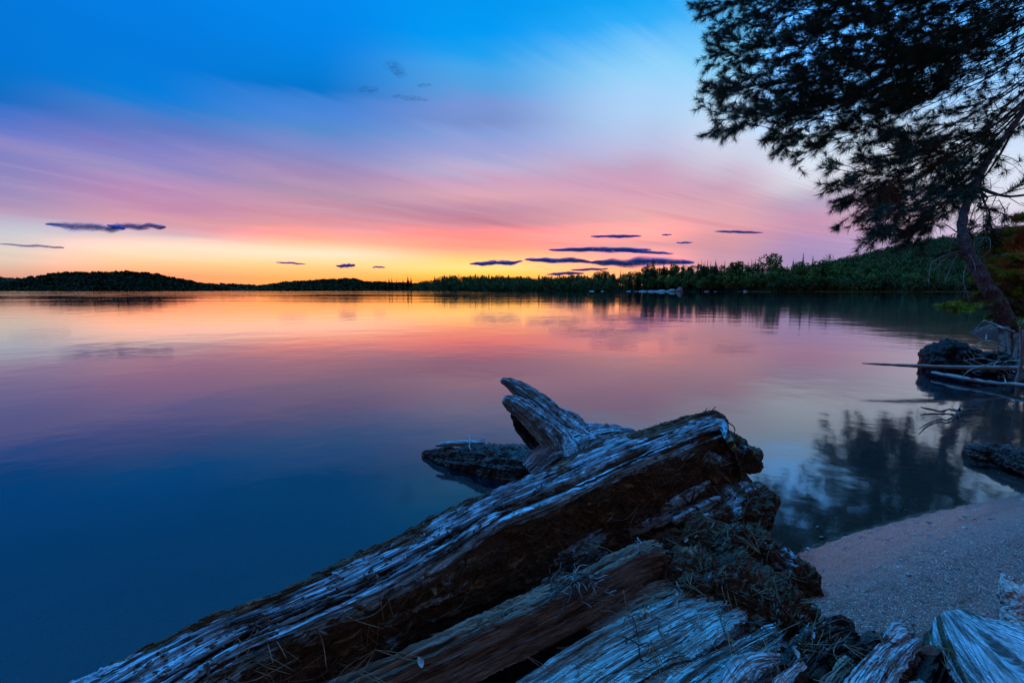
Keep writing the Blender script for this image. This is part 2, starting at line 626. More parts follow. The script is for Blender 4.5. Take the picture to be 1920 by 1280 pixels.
def mat_water():
    m, t = new_mat('lake_water')
    pos = world_pos(t)
    sep = t.n('ShaderNodeSeparateXYZ')
    t.link(pos, sep.inputs[0])
    dist = t.math('SQRT', t.math('ADD', t.math('POWER', sep.outputs[0], 2.0), t.math('POWER', sep.outputs[1], 2.0)))
    n_small = t.noise(pos, 7.0, 2.0, 0.5)
    n_mid = t.noise(pos, 1.1, 2.0, 0.5)
    n_far = t.noise(t.vmath('MULTIPLY', pos, (0.13, 0.11, 0.1)), 1.0, 3.0, 0.5)
    patch = t.noise(t.vmath('MULTIPLY', pos, (0.010, 0.035, 0.1)), 1.0, 3.0, 0.5)
    # breezy on the open side (left and far), glassy in the lee of the right-hand shore
    open_side = t.mapr(sep.outputs[0], 40.0, -90.0)
    far = t.mapr(dist, 12.0, 90.0)
    amp = t.math('MULTIPLY', t.mapr(patch, 0.42, 0.62, 0.12, 1.0), t.math('MULTIPLY_ADD', open_side, 0.85, 0.15))
    h = t.math('MULTIPLY', n_small, 0.0009)
    h = t.math('ADD', h, t.math('MULTIPLY', n_mid, 0.0045))
    h = t.math('ADD', h, t.math('MULTIPLY', n_far, t.math('MULTIPLY', t.math('MULTIPLY', far, amp), 0.34)))
    b = t.n('ShaderNodeBump')
    b.inputs['Strength'].default_value = 1.0
    b.inputs['Distance'].default_value = 1.0
    t.link(h, b.inputs['Height'])
    fr = t.n('ShaderNodeFresnel')
    fr.inputs['IOR'].default_value = 1.55
    gl = t.n('ShaderNodeBsdfGlossy')
    gl.inputs['Color'].default_value = (1, 1, 1, 1)
    t.put(gl.inputs['Roughness'], t.mapr(dist, 1.0, 40.0, 0.065, 0.012))
    t.link(b.outputs[0], gl.inputs['Normal'])
    tr = t.n('ShaderNodeBsdfTransparent')
    tr.inputs[0].default_value = (0.80, 0.78, 0.72, 1)
    # light scattered back by the water itself grows with its depth
    dep = t.n('ShaderNodeAttribute', attribute_name='depth').outputs['Fac']
    murk = t.math('SUBTRACT', 1.0, t.math('POWER', 2.718, t.math('MULTIPLY', dep, -2.6)))
    body = t.n('ShaderNodeBsdfDiffuse')
    body.inputs[0].default_value = (0.001, 0.014, 0.030, 1)
    inner = t.n('ShaderNodeMixShader')
    t.link(murk, inner.inputs[0])
    t.link(tr.outputs[0], inner.inputs[1])
    t.link(body.outputs[0], inner.inputs[2])
    mx = t.n('ShaderNodeMixShader')
    t.link(fr.outputs[0], mx.inputs[0])
    t.link(inner.outputs[0], mx.inputs[1])
    t.link(gl.outputs[0], mx.inputs[2])
    o = t.n('ShaderNodeOutputMaterial')
    t.link(mx.outputs[0], o.inputs[0])
    return m


def build_water():
    r = np.concatenate([[0.0], np.geomspace(0.3, 14000, 260)])
    a = np.linspace(-180, 180, 361)
    me = polar_sheet('lake_water', r, a, lambda x, y: np.zeros_like(x), None)
    R, A = np.meshgrid(np.minimum(r, 300), np.radians(a), indexing='ij')
    dep = -ground_z(R * np.sin(A), R * np.cos(A))
    at = me.attributes.new('depth', 'FLOAT', 'POINT')
    at.data.foreach_set('value', np.clip(dep, 0, 5).astype(np.float32).ravel())
    kind(link('lake_water', me, mat_water()), 'structure')


build_ground()
build_water()


# ------------------------------------------------------------------ far shore
def mat_leaf(name, dark, mid, light, scale=0.35):
    m, t = new_mat(name)
    inf = t.n('ShaderNodeObjectInfo')
    pos = world_pos(t)
    n = t.noise(pos, scale, 3.0, 0.6)
    v = t.math('ADD', n, t.math('MULTIPLY', t.math('SUBTRACT', inf.outputs['Random'], 0.5), 0.35))
    col = t.ramp(v, [(0.25, dark), (0.5, mid), (0.75, light)])
    finish(t, col, 0.9, spec=0.02)
    return m


LEAF = mat_leaf('broadleaf', (0.04, 0.075, 0.024), (0.085, 0.15, 0.042), (0.13, 0.22, 0.06))
SPRUCE = mat_leaf('spruce_needles', (0.010, 0.020, 0.012), (0.018, 0.036, 0.02), (0.03, 0.055, 0.028))
FARLEAF = mat_leaf('distant_canopy', (0.025, 0.05, 0.022), (0.06, 0.11, 0.038), (0.14, 0.22, 0.07), 0.13)


def flat_mat(name, c, rough=0.85, nz=6.0, var=0.5):
    m, t = new_mat(name)
    n = t.noise(obj_coords(t), nz, 4.0, 0.6)
    col = t.mix(t.mapr(n, 0.3, 0.7), tuple(v * (1 - var) for v in c), tuple(v * (1 + var) for v in c))
    finish(t, col, rough, n, 0.01, 0.6)
    return m


BARK_FAR = flat_mat('grey_bark', (0.10, 0.09, 0.08), nz=2.0)
def mat_soil():
    m, t = new_mat('forest_floor')
    n = t.noise(world_pos(t), 0.1, 4.0, 0.6)
    finish(t, t.mix(n, (0.006, 0.009, 0.006), (0.012, 0.018, 0.010)), 1.0, spec=0.0)
    return m


FOREST_SOIL = mat_soil()


def quads_at(P, size, rng, flat=0.0):
    """random leaf-clump quads at points"""
    n = len(P)
    a = rng.normal(size=(n, 3))
    a /= np.linalg.norm(a, axis=1)[:, None]
    b = rng.normal(size=(n, 3))
    b[:, 2] *= (1 - flat)
    b -= a * (a * b).sum(1)[:, None]
    b /= np.maximum(np.linalg.norm(b, axis=1), 1e-6)[:, None]
    s = (size * rng.uniform(0.6, 1.3, n))[:, None]
    V = np.stack([P - a * s - b * s * 0.55, P + a * s * 0.8 - b * s * 0.7, P + a * s + b * s * 0.6, P - a * s * 0.7 + b * s * 0.8], 1).reshape(-1, 3)
    return V, np.arange(4 * n).reshape(-1, 4)


def broadleaf_mesh(seed, h, w, n=1500, bare=False):
    rng = np.random.default_rng(seed)
    s = Soup()
    lean = rng.normal(0, 0.03, 2) * h
    s.add(*tube([(0, 0, -0.5), (lean[0] * .5, lean[1] * .5, h * 0.45), (lean[0], lean[1], h * 0.85)], [h * 0.02, h * 0.013, h * 0.004], 6), m=1)
    lobes = []
    for k in range(13):
        z = rng.uniform(0.28, 0.95)
        rr = w * 0.5 * math.sin(math.pi * min(1, max(0.08, (1.04 - z) * 1.15))) ** 0.6
        a = rng.uniform(0, 2 * math.pi)
        q = rr * rng.uniform(0.2, 0.8)
        lobes.append((lean[0] + q * math.cos(a), lean[1] + q * math.sin(a), z * h, rng.uniform(0.13, 0.26) * w))
        s.add(*tube([(lean[0] * .6, lean[1] * .6, h * (0.25 + 0.3 * z)), (lobes[-1][0], lobes[-1][1], z * h)], [h * 0.007, h * 0.002], 4, 4), m=1)
        if bare:
            for _ in range(9):
                d = rng.normal(size=3)
                d[2] = abs(d[2]) + 0.3
                d = d / np.linalg.norm(d) * lobes[-1][3] * rng.uniform(0.8, 1.6)
                b = np.array(lobes[-1][:3])
                s.add(*tube([b, b + d * 0.6, b + d], [h * 0.003, h * 0.002, h * 0.001], 3, 3), m=1)
    per = n // len(lobes)
    for (x, y, z, r) in lobes:
        k = per if not bare else per // 6
        d = rng.normal(size=(k, 3))
        d /= np.linalg.norm(d, axis=1)[:, None]
        P = np.array((x, y, z)) + d * (r * rng.uniform(0.55, 1.1, k) ** 0.6)[:, None] * np.array((1, 1, 0.8))
        s.add(*quads_at(P, 0.030 * h * 0.75, rng))
    return s.mesh('broadleaf_tree', False)


def spruce_mesh(seed, h, w, n_tier=34):
    rng = np.random.default_rng(seed)
    s = Soup()
    s.add(*tube([(0, 0, -0.5), (0, 0, h * 0.6), (0, 0, h)], [h * 0.016, h * 0.01, h * 0.002], 5), m=1)
    tris = []
    for k in range(n_tier):
        f = k / (n_tier - 1)
        z = h * (0.08 + 0.92 * f)
        R = 0.5 * w * (1 - f) ** 0.85 * rng.uniform(0.65, 1.15) + 0.012 * h
        nb = int(7 + 9 * (1 - f))
        for b in range(nb):
            a = rng.uniform(0, 2 * math.pi)
            L = R * rng.uniform(0.55, 1.1)
            d = np.array((math.cos(a), math.sin(a), 0))
            q = np.array((-math.sin(a), math.cos(a), 0))
            base = np.array((0, 0, z + 0.02 * h))
            tip = d * L + np.array((0, 0, z - L * rng.uniform(0.15, 0.5)))
            wd = L * rng.uniform(0.16, 0.28)
            m1 = base * 0.45 + tip * 0.55
            tris.append([base, m1 + q * wd - np.array((0, 0, wd * .6)), tip])
            tris.append([base, tip, m1 - q * wd - np.array((0, 0, wd * .6))])
            tris.append([m1 + q * wd * .3, m1 - np.array((0, 0, wd * 1.6)), tip])
    T = np.array(tris).reshape(-1, 3)
    s.add(T, np.arange(len(T)).reshape(-1, 3))
    return s.mesh('spruce_tree', False)


def base_dist(px):
    return np.interp(px, [600, 700, 800, 1000, 1100, 1200, 1300, 1500, 1750, 1900, 2300], [1300, 1150, 950, 700, 500, 360, 310, 290, 300, 310, 330])


def hill_y(px):
    return np.interp(px, [600, 740, 790, 830, 930, 1000, 1100, 1200, 1300, 1480, 1530, 1560, 1640, 1700, 1800, 1850, 1920, 2300],
                     [541, 538, 530, 524, 525, 528, 528, 522, 518, 514, 501, 488, 469, 454, 437, 429, 421, 388])


def shore_terrain(px, s):
    """right-hand far shore: s = 0 at the waterline, 1 at the crest -> x, y, z"""
    px = np.asarray(px, float)
    d0 = base_dist(px)
    deep = np.interp(px, [700, 1000, 1300, 1500, 1700, 2300], [250, 160, 70, 90, 260, 330])
    r = d0 + s * deep
    ztop = np.maximum((545 - hill_y(px)) / F * (d0 + deep) - 6.0, 2.5)
    z = 0.5 * sstep(s, -0.02, 0.01) - 0.3 + ztop * np.clip(s, 0, 1.0) ** 0.9
    z = np.where(s > 1, ztop * (1 - 0.25 * (s - 1)), z)
    cx = (px - 960) / F
    return cx * r, r, z


def build_far_shore():
    px = np.linspace(690, 2300, 220)
    s = np.concatenate([[-0.03, -0.01, 0, 0.004, 0.01], np.linspace(0.03, 1.6, 30)])
    PX, S = np.meshgrid(px, s, indexing='ij')
    x, y, z = shore_terrain(PX, S)
    z = z + 0.4 * gnoise(np.stack([x * 0.05, y * 0.05, z * 0], -1)) * sstep(S, 0.02, 0.2)
    me = make_mesh('hillside', np.stack([x, y, z], -1).reshape(-1, 3), grid_faces(len(px), len(s)))
    kind(link('hillside', me, FOREST_SOIL), 'structure')
    # pale reed and grass fringe at the waterline on the right
    rng = np.random.default_rng(4)
    n = 6000
    q = rng.uniform(1380, 1930, n)
    xx, yy, zz = shore_terrain(q, rng.uniform(-0.004, 0.006, n))
    hgt = rng.uniform(0.25, 0.8, n)
    B = np.stack([xx, yy, np.full(n, -0.05)], -1)
    w = rng.uniform(0.1, 0.3, n)
    V = np.stack([B - np.stack([w, w * 0, w * 0], -1), B + np.stack([w, w * 0, w * 0], -1), B + np.stack([rng.normal(0, .15, n), rng.normal(0, .1, n), hgt], -1)], 1).reshape(-1, 3)
    g = link('shore_grass', make_mesh('shore_grass', V, np.arange(3 * n).reshape(-1, 3), smooth=False), flat_mat('shore_grass', (0.10, 0.15, 0.06), nz=0.3))
    kind(g, 'stuff')
    g['label'] = 'pale grass fringe along the waterline of the far right shore'

    # the wooded hillside: canopy no one could count
    s = Soup()
    protos = []
    for k in range(9):
        r = np.random.default_rng(100 + k)
        d = r.normal(size=(240, 3))
        d /= np.linalg.norm(d, axis=1)[:, None]
        P = d * (r.uniform(0.6, 1.08, 240))[:, None]
        for c in range(5):
            u = r.normal(size=3)
            u /= np.linalg.norm(u)
            P += 0.35 * u * np.exp(-((d - u) ** 2).sum(1) * 2.5)[:, None]
        protos.append(quads_at(P * np.array((1, 1, 1.05)), np.full(240, 0.12), r))
    cone = []
    for k in range(4):
        r = np.random.default_rng(140 + k)
        f = r.uniform(0, 1, 130) ** 1.3
        a = r.uniform(0, 6.283, 130)
        rad = 0.42 * (1 - f) + 0.03
        P = np.stack([rad * np.cos(a), rad * np.sin(a), -1.0 + 2.9 * f], -1)
        cone.append(quads_at(P, np.full(130, 0.14), r))
    for k in range(3300):
        q = rng.uniform(1440, 2250)
        ss = rng.uniform(0.0, 1.04) ** 1.15 + 0.004
        if q < 1540 and ss > 0.75:
            continue
        x, y, z = shore_terrain(q, ss)
        sc = rng.uniform(1.5, 3.7)
        V, f = protos[rng.integers(9)] if rng.random() < 0.965 else cone[rng.integers(4)]
        a = rng.uniform(0, 6.283)
        ca, sa = math.cos(a), math.sin(a)
        W = np.stack([V[:, 0] * ca - V[:, 1] * sa, V[:, 0] * sa + V[:, 1] * ca, V[:, 2] * rng.uniform(0.85, 1.25)], -1) * sc
        s.add(W + np.array((x, y, z + sc * 0.9)), f)
    for k in range(900):
        q = rng.uniform(770, 1150)
        ss = rng.uniform(0.01, 1.05)
        x, y, z = shore_terrain(q, ss)
        sc = rng.uniform(3.2, 6.0) * np.interp(q, [770, 850, 1000, 1150], [0.6, 1.2, 1.1, 0.8])
        V, f = protos[rng.integers(9)] if rng.random() < 0.8 else cone[rng.integers(4)]
        s.add(V * sc + np.array((x, y, z + sc * 0.9)), f)
    o = kind(link('hillside_forest', s.mesh('hillside_forest', False), FARLEAF), 'stuff')
    o['label'] = 'dense green forest covering the hillside of the far right shore'


build_far_shore()


def build_shore_trees():
    rng = np.random.default_rng(21)
    leafy = [broadleaf_mesh(200 + k, 13.0, 8.5 + 2 * (k % 3)) for k in range(6)]
    bare = broadleaf_mesh(260, 14.0, 8.0, bare=True)
    spr = [spruce_mesh(300 + k, 16.0, 5.8 + 1.1 * (k % 3)) for k in range(4)]
    thin = [spruce_mesh(330 + k, 16.0, 2.6) for k in range(2)]
    for me in leafy + [bare]:
        me.materials.append(LEAF)
        me.materials.append(BARK_FAR)
    for me in spr + thin:
        me.materials.append(SPRUCE)
        me.materials.append(BARK_FAR)

    def put(name, me, px, s, h_px, label, cat='tree', group=None, h0=13.0):
        x, y, z = shore_terrain(px, s)
        sc = (h_px / F * y) / h0
        o = bpy.data.objects.new(name, me)
        C.objects.link(o)
        o.location = (float(x), float(y), float(z) - 0.2)
        o.rotation_euler = (0, 0, rng.uniform(0, 6.28))
        o.scale = (sc * rng.uniform(0.9, 1.15), sc * rng.uniform(0.9, 1.15), sc)
        return tag(o, label, cat, group)

    def top_y(px):
        return np.interp(px, [720, 775, 1000, 1100, 1180, 1215, 1260, 1300, 1350, 1400, 1440, 1480, 1530, 1570, 1620, 1800],
                         [527, 522, 519, 513, 507, 500, 498, 494, 494, 494, 492, 488, 488, 492, 494, 500])
    # front and second rows of broadleaf trees
    for k in range(180):
        q = 1010 + (1960 - 1010) * ((k + rng.uniform(0, 1)) / 180)
        row = k % 3
        ss = (0.015, 0.12, 0.3)[row] + rng.uniform(0, 0.08)
        x, y, z = shore_terrain(q, ss)
        base_px = 545 - (z - 0.6) / y * F
        h = (base_px - top_y(q)) * (0.62, 0.8, 0.96)[row] * rng.uniform(0.75, 1.08)
        put('broadleaf_tree', leafy[rng.integers(6)], q, ss, max(h, 12), 'leafy dark green tree among the trees of the far right shore', group='leafy trees along the far right shore')
    for k in range(62):
        q = 1030 + (1560 - 1030) * ((k + rng.uniform(0, 1)) / 62)
        ss = rng.uniform(0.1, 0.4)
        x, y, z = shore_terrain(q, ss)
        base_px = 545 - (z - 0.6) / y * F
        h = (base_px - top_y(q)) * rng.uniform(0.8, 1.08)
        me = spr[rng.integers(4)] if rng.random() < 0.6 else thin[rng.integers(2)]
        put('spruce_tree', me, q, ss, max(h, 14), 'dark pointed spruce among the leafy trees of the far right shore', group='spruces along the far right shore', h0=16.0)
    # trees that stand out on the skyline
    for q, y_top, i, lab in ((1500, 475, 0, 'tallest lone dark spruce rising above the right treeline, left of the bare crowned tree'),
                             (1222, 484, 1, 'tall dark spruce, largest of the clump in front of the blue cloud bank'),
                             (1212, 491, 2, 'left spruce of the tall clump in front of the blue cloud bank'),
                             (1242, 489, 0, 'spruce standing just right of the tallest one in the cloud bank clump'),
                             (1256, 492, 3, 'rightmost short spruce of the clump in front of the blue cloud bank'),
                             (1518, 480, 3, 'shorter broad spruce just right of the tallest lone spruce'),
                             (1338, 487, 1, 'spruce tip poking above the middle of the right treeline')):
        ss = 0.16
        x, y, z = shore_terrain(q, ss)
        put('spruce_tree', spr[i], q, ss, (545 - (z - 0.6) / y * F) - y_top, lab, h0=16.0)
    for q, y_top in ((1312, 487), (1318, 490), (1323, 488), (1329, 491), (1405, 486), (1412, 485), (1398, 490), (1355, 489), (1162, 503), (1140, 508)):
        ss = 0.3
        x, y, z = shore_terrain(q, ss)
        put('spruce_tree', thin[rng.integers(2)], q, ss, (545 - (z - 0.6) / y * F) - y_top, 'very thin spike of a spruce on the right treeline', group='thin spruce spikes on the right treeline', h0=16.0)
    x, y, z = shore_terrain(1549, 0.5)
    put('bare_tree', bare, 1549, 0.5, (545 - (z - 0.6) / y * F) - 478, 'sparse pale crowned tree with twigs showing against the pink sky', h0=14.0)
    x, y, z = shore_terrain(1440, 0.4)
    put('broadleaf_tree', leafy[2], 1440, 0.4, (545 - (z - 0.6) / y * F) - 481, 'rounded leafy tree rising above the treeline between two spruces', h0=13.0)
    # little spruces on the distant point left of the middle
    for q, y_top in ((698, 525), (710, 524), (731, 521), (736, 520), (745, 523), (757, 523), (766, 517), (772, 519), (724, 524)):
        x, y, z = shore_terrain(max(q, 700), 0.3)
        put('spruce_tree', spr[rng.integers(4)], q, 0.3, (545 - (z - 0.6) / y * F) - y_top, 'tiny spruce spike on the low point below the yellow sky', group='tiny spruces on the low distant point', h0=16.0)
    # pale rocks and a slab of bare rock at the far waterline
    rock_m = flat_mat('pale_shore_rock', (0.24, 0.23, 0.22), nz=1.5)
    for i, (q, w, hh) in enumerate(((1178, 2.2, 0.7), (1192, 1.6, .5), (1205, 3.2, 0.9), (1222, 4.0, 1.0), (1240, 4.5, 1.2), (1258, 3.4, 1.7), (1272, 2.6, 2.6), (1322, 1.4, .7), (1338, 1.0, .5), (1394, 1.2, .9), (1110, 3.5, .8), (1130, 2.5, .7))):
        u = np.linspace(0, 2 * np.pi, 18, endpoint=False)
        v = np.linspace(0.02, np.pi / 2 + 0.3, 9)
        VV, UU = np.meshgrid(v, u, indexing='ij')
        P = np.stack([np.sin(VV) * np.cos(UU) * w, np.sin(VV) * np.sin(UU) * w * 0.7, np.cos(VV) * hh], -1).reshape(-1, 3)
        P *= (1 + 0.35 * fbm(P * (1.6 / w) + i * 7, 3, seed=i))[:, None]
        x, y, z = shore_terrain(q, 0.0)
        r = link('shore_rock', make_mesh('shore_rock', P, grid_faces(9, 18, True), smooth=False), rock_m, loc=(float(x), float(y) - 1.0, -0.1))
        tag(r, {4: 'long pale rock at the far waterline below the spruce clump', 6: 'tallest pale rock slab standing at the far waterline'}.get(i, 'low pale rock at the far waterline of the right shore'), 'rock', None if i in (4, 6) else 'pale rocks at the far waterline')


build_shore_trees()


def ridge(name, outline, dist, depth, crown, count, seed, label, mat, base_y=546.5):
    """a far wooded hill whose skyline runs through the photo points of outline, at its own distance"""
    rng = np.random.default_rng(seed)
    o = np.array(outline, float)
    px = np.linspace(o[0, 0], o[-1, 0], 160)
    top = np.interp(px, o[:, 0], o[:, 1])
    sp = np.array([-1.0, -0.93, -0.8, -0.6, -0.4, -0.2, 0, 0.25, 0.5, 1.0])
    ht = (545 - top) / F * dist
    PX, S = np.meshgrid(px, sp, indexing='ij')
    H = np.repeat(ht[:, None], len(sp), 1)
    prof = np.interp(S, [-1, -0.93, -0.6, -0.2, 0, 0.5, 1.0], [-0.02, 0.05, 0.42, 0.86, 0.97, 0.85, 0.4])
    r = dist + S * depth
    X, Y, Z = (PX - 960) / F * r, r, H * prof - crown * 0.6
    Z += crown * 0.8 * gnoise(np.stack([X, Y, Z], -1) / (crown * 9), seed)
    kind(link(name, make_mesh(name, np.stack([X, Y, Z], -1).reshape(-1, 3), grid_faces(len(px), len(sp))), FOREST_SOIL), 'structure')
    s = Soup()
    d = []
    for k in range(6):
        rr = np.random.default_rng(500 + k)
        dd = rr.normal(size=(36, 3))
        dd /= np.linalg.norm(dd, axis=1)[:, None]
        d.append(quads_at(dd * rr.uniform(0.5, 1.0, 36)[:, None], np.full(36, 0.42), rr))
    for k in range(count):
        q = rng.uniform(o[0, 0], o[-1, 0])
        ss = rng.uniform(-0.97, 0.12)
        h = np.interp(q, px, ht)
        rr = dist + ss * depth
        z = h * np.interp(ss, [-1, -0.93, -0.6, -0.2, 0, 0.5], [-0.02, 0.05, 0.42, 0.86, 0.97, 0.85]) - crown * 0.6
        x = (q - 960) / F * rr
        c = crown * rng.uniform(0.25, 1.0) ** 0.7 * 1.25
        z += crown * 0.8 * float(gnoise(np.array([[x, rr, z]]) / (crown * 9), seed)[0])
        V, f = d[rng.integers(6)]
        s.add(V * np.array((c, c, c * rng.uniform(0.8, 1.3))) + np.array((x, rr, z + c * 0.2)), f)
    f = kind(link('distant_forest', s.mesh('distant_forest', False), mat), 'stuff')
    f['label'] = label


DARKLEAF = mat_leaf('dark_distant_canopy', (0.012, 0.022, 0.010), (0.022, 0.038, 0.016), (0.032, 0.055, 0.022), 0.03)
BLUELEAF = mat_leaf('haze_tinted_canopy', (0.020, 0.034, 0.024), (0.036, 0.058, 0.036), (0.06, 0.09, 0.05), 0.02)  # air haze of the farthest ridges tinted into the leaf colour
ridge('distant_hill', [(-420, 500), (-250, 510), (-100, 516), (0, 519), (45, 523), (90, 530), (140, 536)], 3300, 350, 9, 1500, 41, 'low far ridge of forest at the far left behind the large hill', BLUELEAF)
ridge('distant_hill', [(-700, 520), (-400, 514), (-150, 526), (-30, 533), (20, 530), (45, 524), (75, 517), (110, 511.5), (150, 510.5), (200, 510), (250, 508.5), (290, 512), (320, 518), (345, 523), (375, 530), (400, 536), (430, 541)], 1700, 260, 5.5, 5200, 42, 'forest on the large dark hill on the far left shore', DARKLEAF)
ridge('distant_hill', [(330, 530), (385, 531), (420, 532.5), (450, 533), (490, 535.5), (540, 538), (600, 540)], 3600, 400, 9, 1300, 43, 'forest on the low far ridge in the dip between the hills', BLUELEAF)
ridge('distant_hill', [(470, 541), (500, 534.5), (540, 529), (575, 527), (600, 525), (625, 524), (650, 522.5), (670, 524), (690, 528), (740, 530), (800, 533), (880, 536)], 1900, 240, 5.5, 3600, 44, 'forest on the low hill left of the middle of the far shore', DARKLEAF)


# ------------------------------------------------------------------ small dark clouds low in the sky
def mat_cloud(name, dens, alb, lo=0.27, hi=0.47):
    m, t = new_mat(name)
    lw = t.n('ShaderNodeLayerWeight')
    lw.inputs[0].default_value = 0.5
    n = t.noise(t.vmath('MULTIPLY', obj_coords(t), (1, 1, 5)), 0.011, 6.0, 0.68)
    a = t.mapr(lw.outputs['Facing'], 0.55, 0.0, smooth=True)
    a = t.math('MULTIPLY', t.math('MULTIPLY', a, t.mapr(n, lo, hi, 0.0, 1.0)), dens)
    df = t.n('ShaderNodeBsdfDiffuse')
    df.inputs[0].default_value = (*alb, 1)
    tr = t.n('ShaderNodeBsdfTransparent')
    mx = t.n('ShaderNodeMixShader')
    t.link(a, mx.inputs[0])
    t.link(tr.outputs[0], mx.inputs[1])
    t.link(df.outputs[0], mx.inputs[2])
    o = t.n('ShaderNodeOutputMaterial')
    t.link(mx.outputs[0], o.inputs[0])
    return m


CLOUD = mat_cloud('cloud_vapour', 1.0, (0.03, 0.32, 0.85))  # blue of shade and air haze put into the cloud colour
THIN_CLOUD = mat_cloud('thin_cloud_vapour', 0.30, (0.05, 0.42, 0.72), 0.40, 0.62)


def cloud(px, py, hw, hh, tilt, label, group=None, seed=0, D=7000.0):
    """a flat cumulus scrap: a lens of vapour with a soft, ragged rim"""
    c = at_depth(px, py, D)
    A, B = hw / F * D * 1.2, hh / F * D * 1.5
    nu, nv = 96, 40
    u = np.linspace(0, 2 * np.pi, nu, endpoint=False)
    v = np.linspace(0, np.pi, nv)
    VV, UU = np.meshgrid(v, u, indexing='ij')
    X = np.cos(VV)
    Y = np.cos(UU) * np.sin(VV)
    Z = np.sin(UU) * np.sin(VV)
    P = np.stack([X, Y, Z], -1)
    wob = 1 + 0.5 * fbm(np.stack([X * 3.0, Y * 0.5, Z * 0.5], -1) + seed * 5.3, 2, 0.5, seed=seed)
    off = 0.5 * fbm(np.stack([X * 2.0, X * 0, X * 0], -1) + seed * 3.1, 2, 0.5, seed=seed + 9)
    P[..., 2] = P[..., 2] * wob + off
    P = P * np.array((A, B * 1.3, B))
    P[..., 2] -= tilt * P[..., 0]
    me = make_mesh('cloud', P.reshape(-1, 3), grid_faces(nv, nu, True))
    tag(link('cloud', me, THIN_CLOUD if 'faint' in label else CLOUD, loc=c), label, 'cloud', group)


G = 'thin dark cloud scraps low over the far shore'
for i, (px, py, hw, hh, ti, lab) in enumerate((
        (160, 425, 62, 8, 0.06, 'larger dark blue cloud above the big left hill'),
        (256, 424, 46, 6, 0.03, 'ragged dark cloud just right of the larger left cloud'),
        (60, 461, 50, 3.2, 0.05, 'long thin dark cloud near the left edge of the sky'),
        (545, 493, 24, 1.8, 0.06, 'hair thin cloud above the dip left of the middle'),
        (648, 498, 16, 3.6, -0.02, 'small compact dark cloud over the low middle hill'),
        (710, 501, 11, 1.6, -0.02, 'tiny thin cloud right of the small compact one'),
        (930, 493, 42, 4.2, -0.05, 'dark cloud left of the trio over the glowing treeline'),
        (1048, 489, 54, 4.6, 0.02, 'long dark cloud right of the middle over the glowing treeline'),
        (1155, 443, 40, 2.8, 0.0, 'thin dark cloud highest above the right treeline'),
        (1125, 468, 80, 4.4, 0.0, 'long dark cloud bar above the blue cloud bank'),
        (1215, 473, 40, 2.8, 0.05, 'thin tail of cloud on the right end of the long bar'),
        (1204, 492, 82, 7.5, 0.0, 'broad blue cloud bank behind the spruce clump'),
        (1060, 513, 30, 2.8, -0.03, 'low cloud sliver just above the glowing treeline'),
        (1105, 505, 30, 2.2, -0.03, 'cloud sliver touching the left side of the blue bank'),
        (1385, 435, 38, 2.4, 0.02, 'single thin grey cloud in the pink sky on the right'),
        (1283, 455, 13, 1.6, 0.0, 'tiny cloud fleck right of the long bar'),
        (1250, 440, 8, 1.4, 0.0, 'smallest cloud fleck right of the highest thin cloud'),
        (742, 132, 20, 11, 0.3, 'faint blue cloud puff high in the blue sky'),
        (770, 184, 30, 4, 0.1, 'faint flat blue cloud under the high puff'),
        (690, 168, 18, 5, 0.0, 'faint blue cloud scrap left of the high puff'),
        (795, 160, 12, 3, 0.0, 'faint blue fleck right of the high puff'))):
    cloud(px, py, hw, hh, ti, lab, None, seed=i + 1)

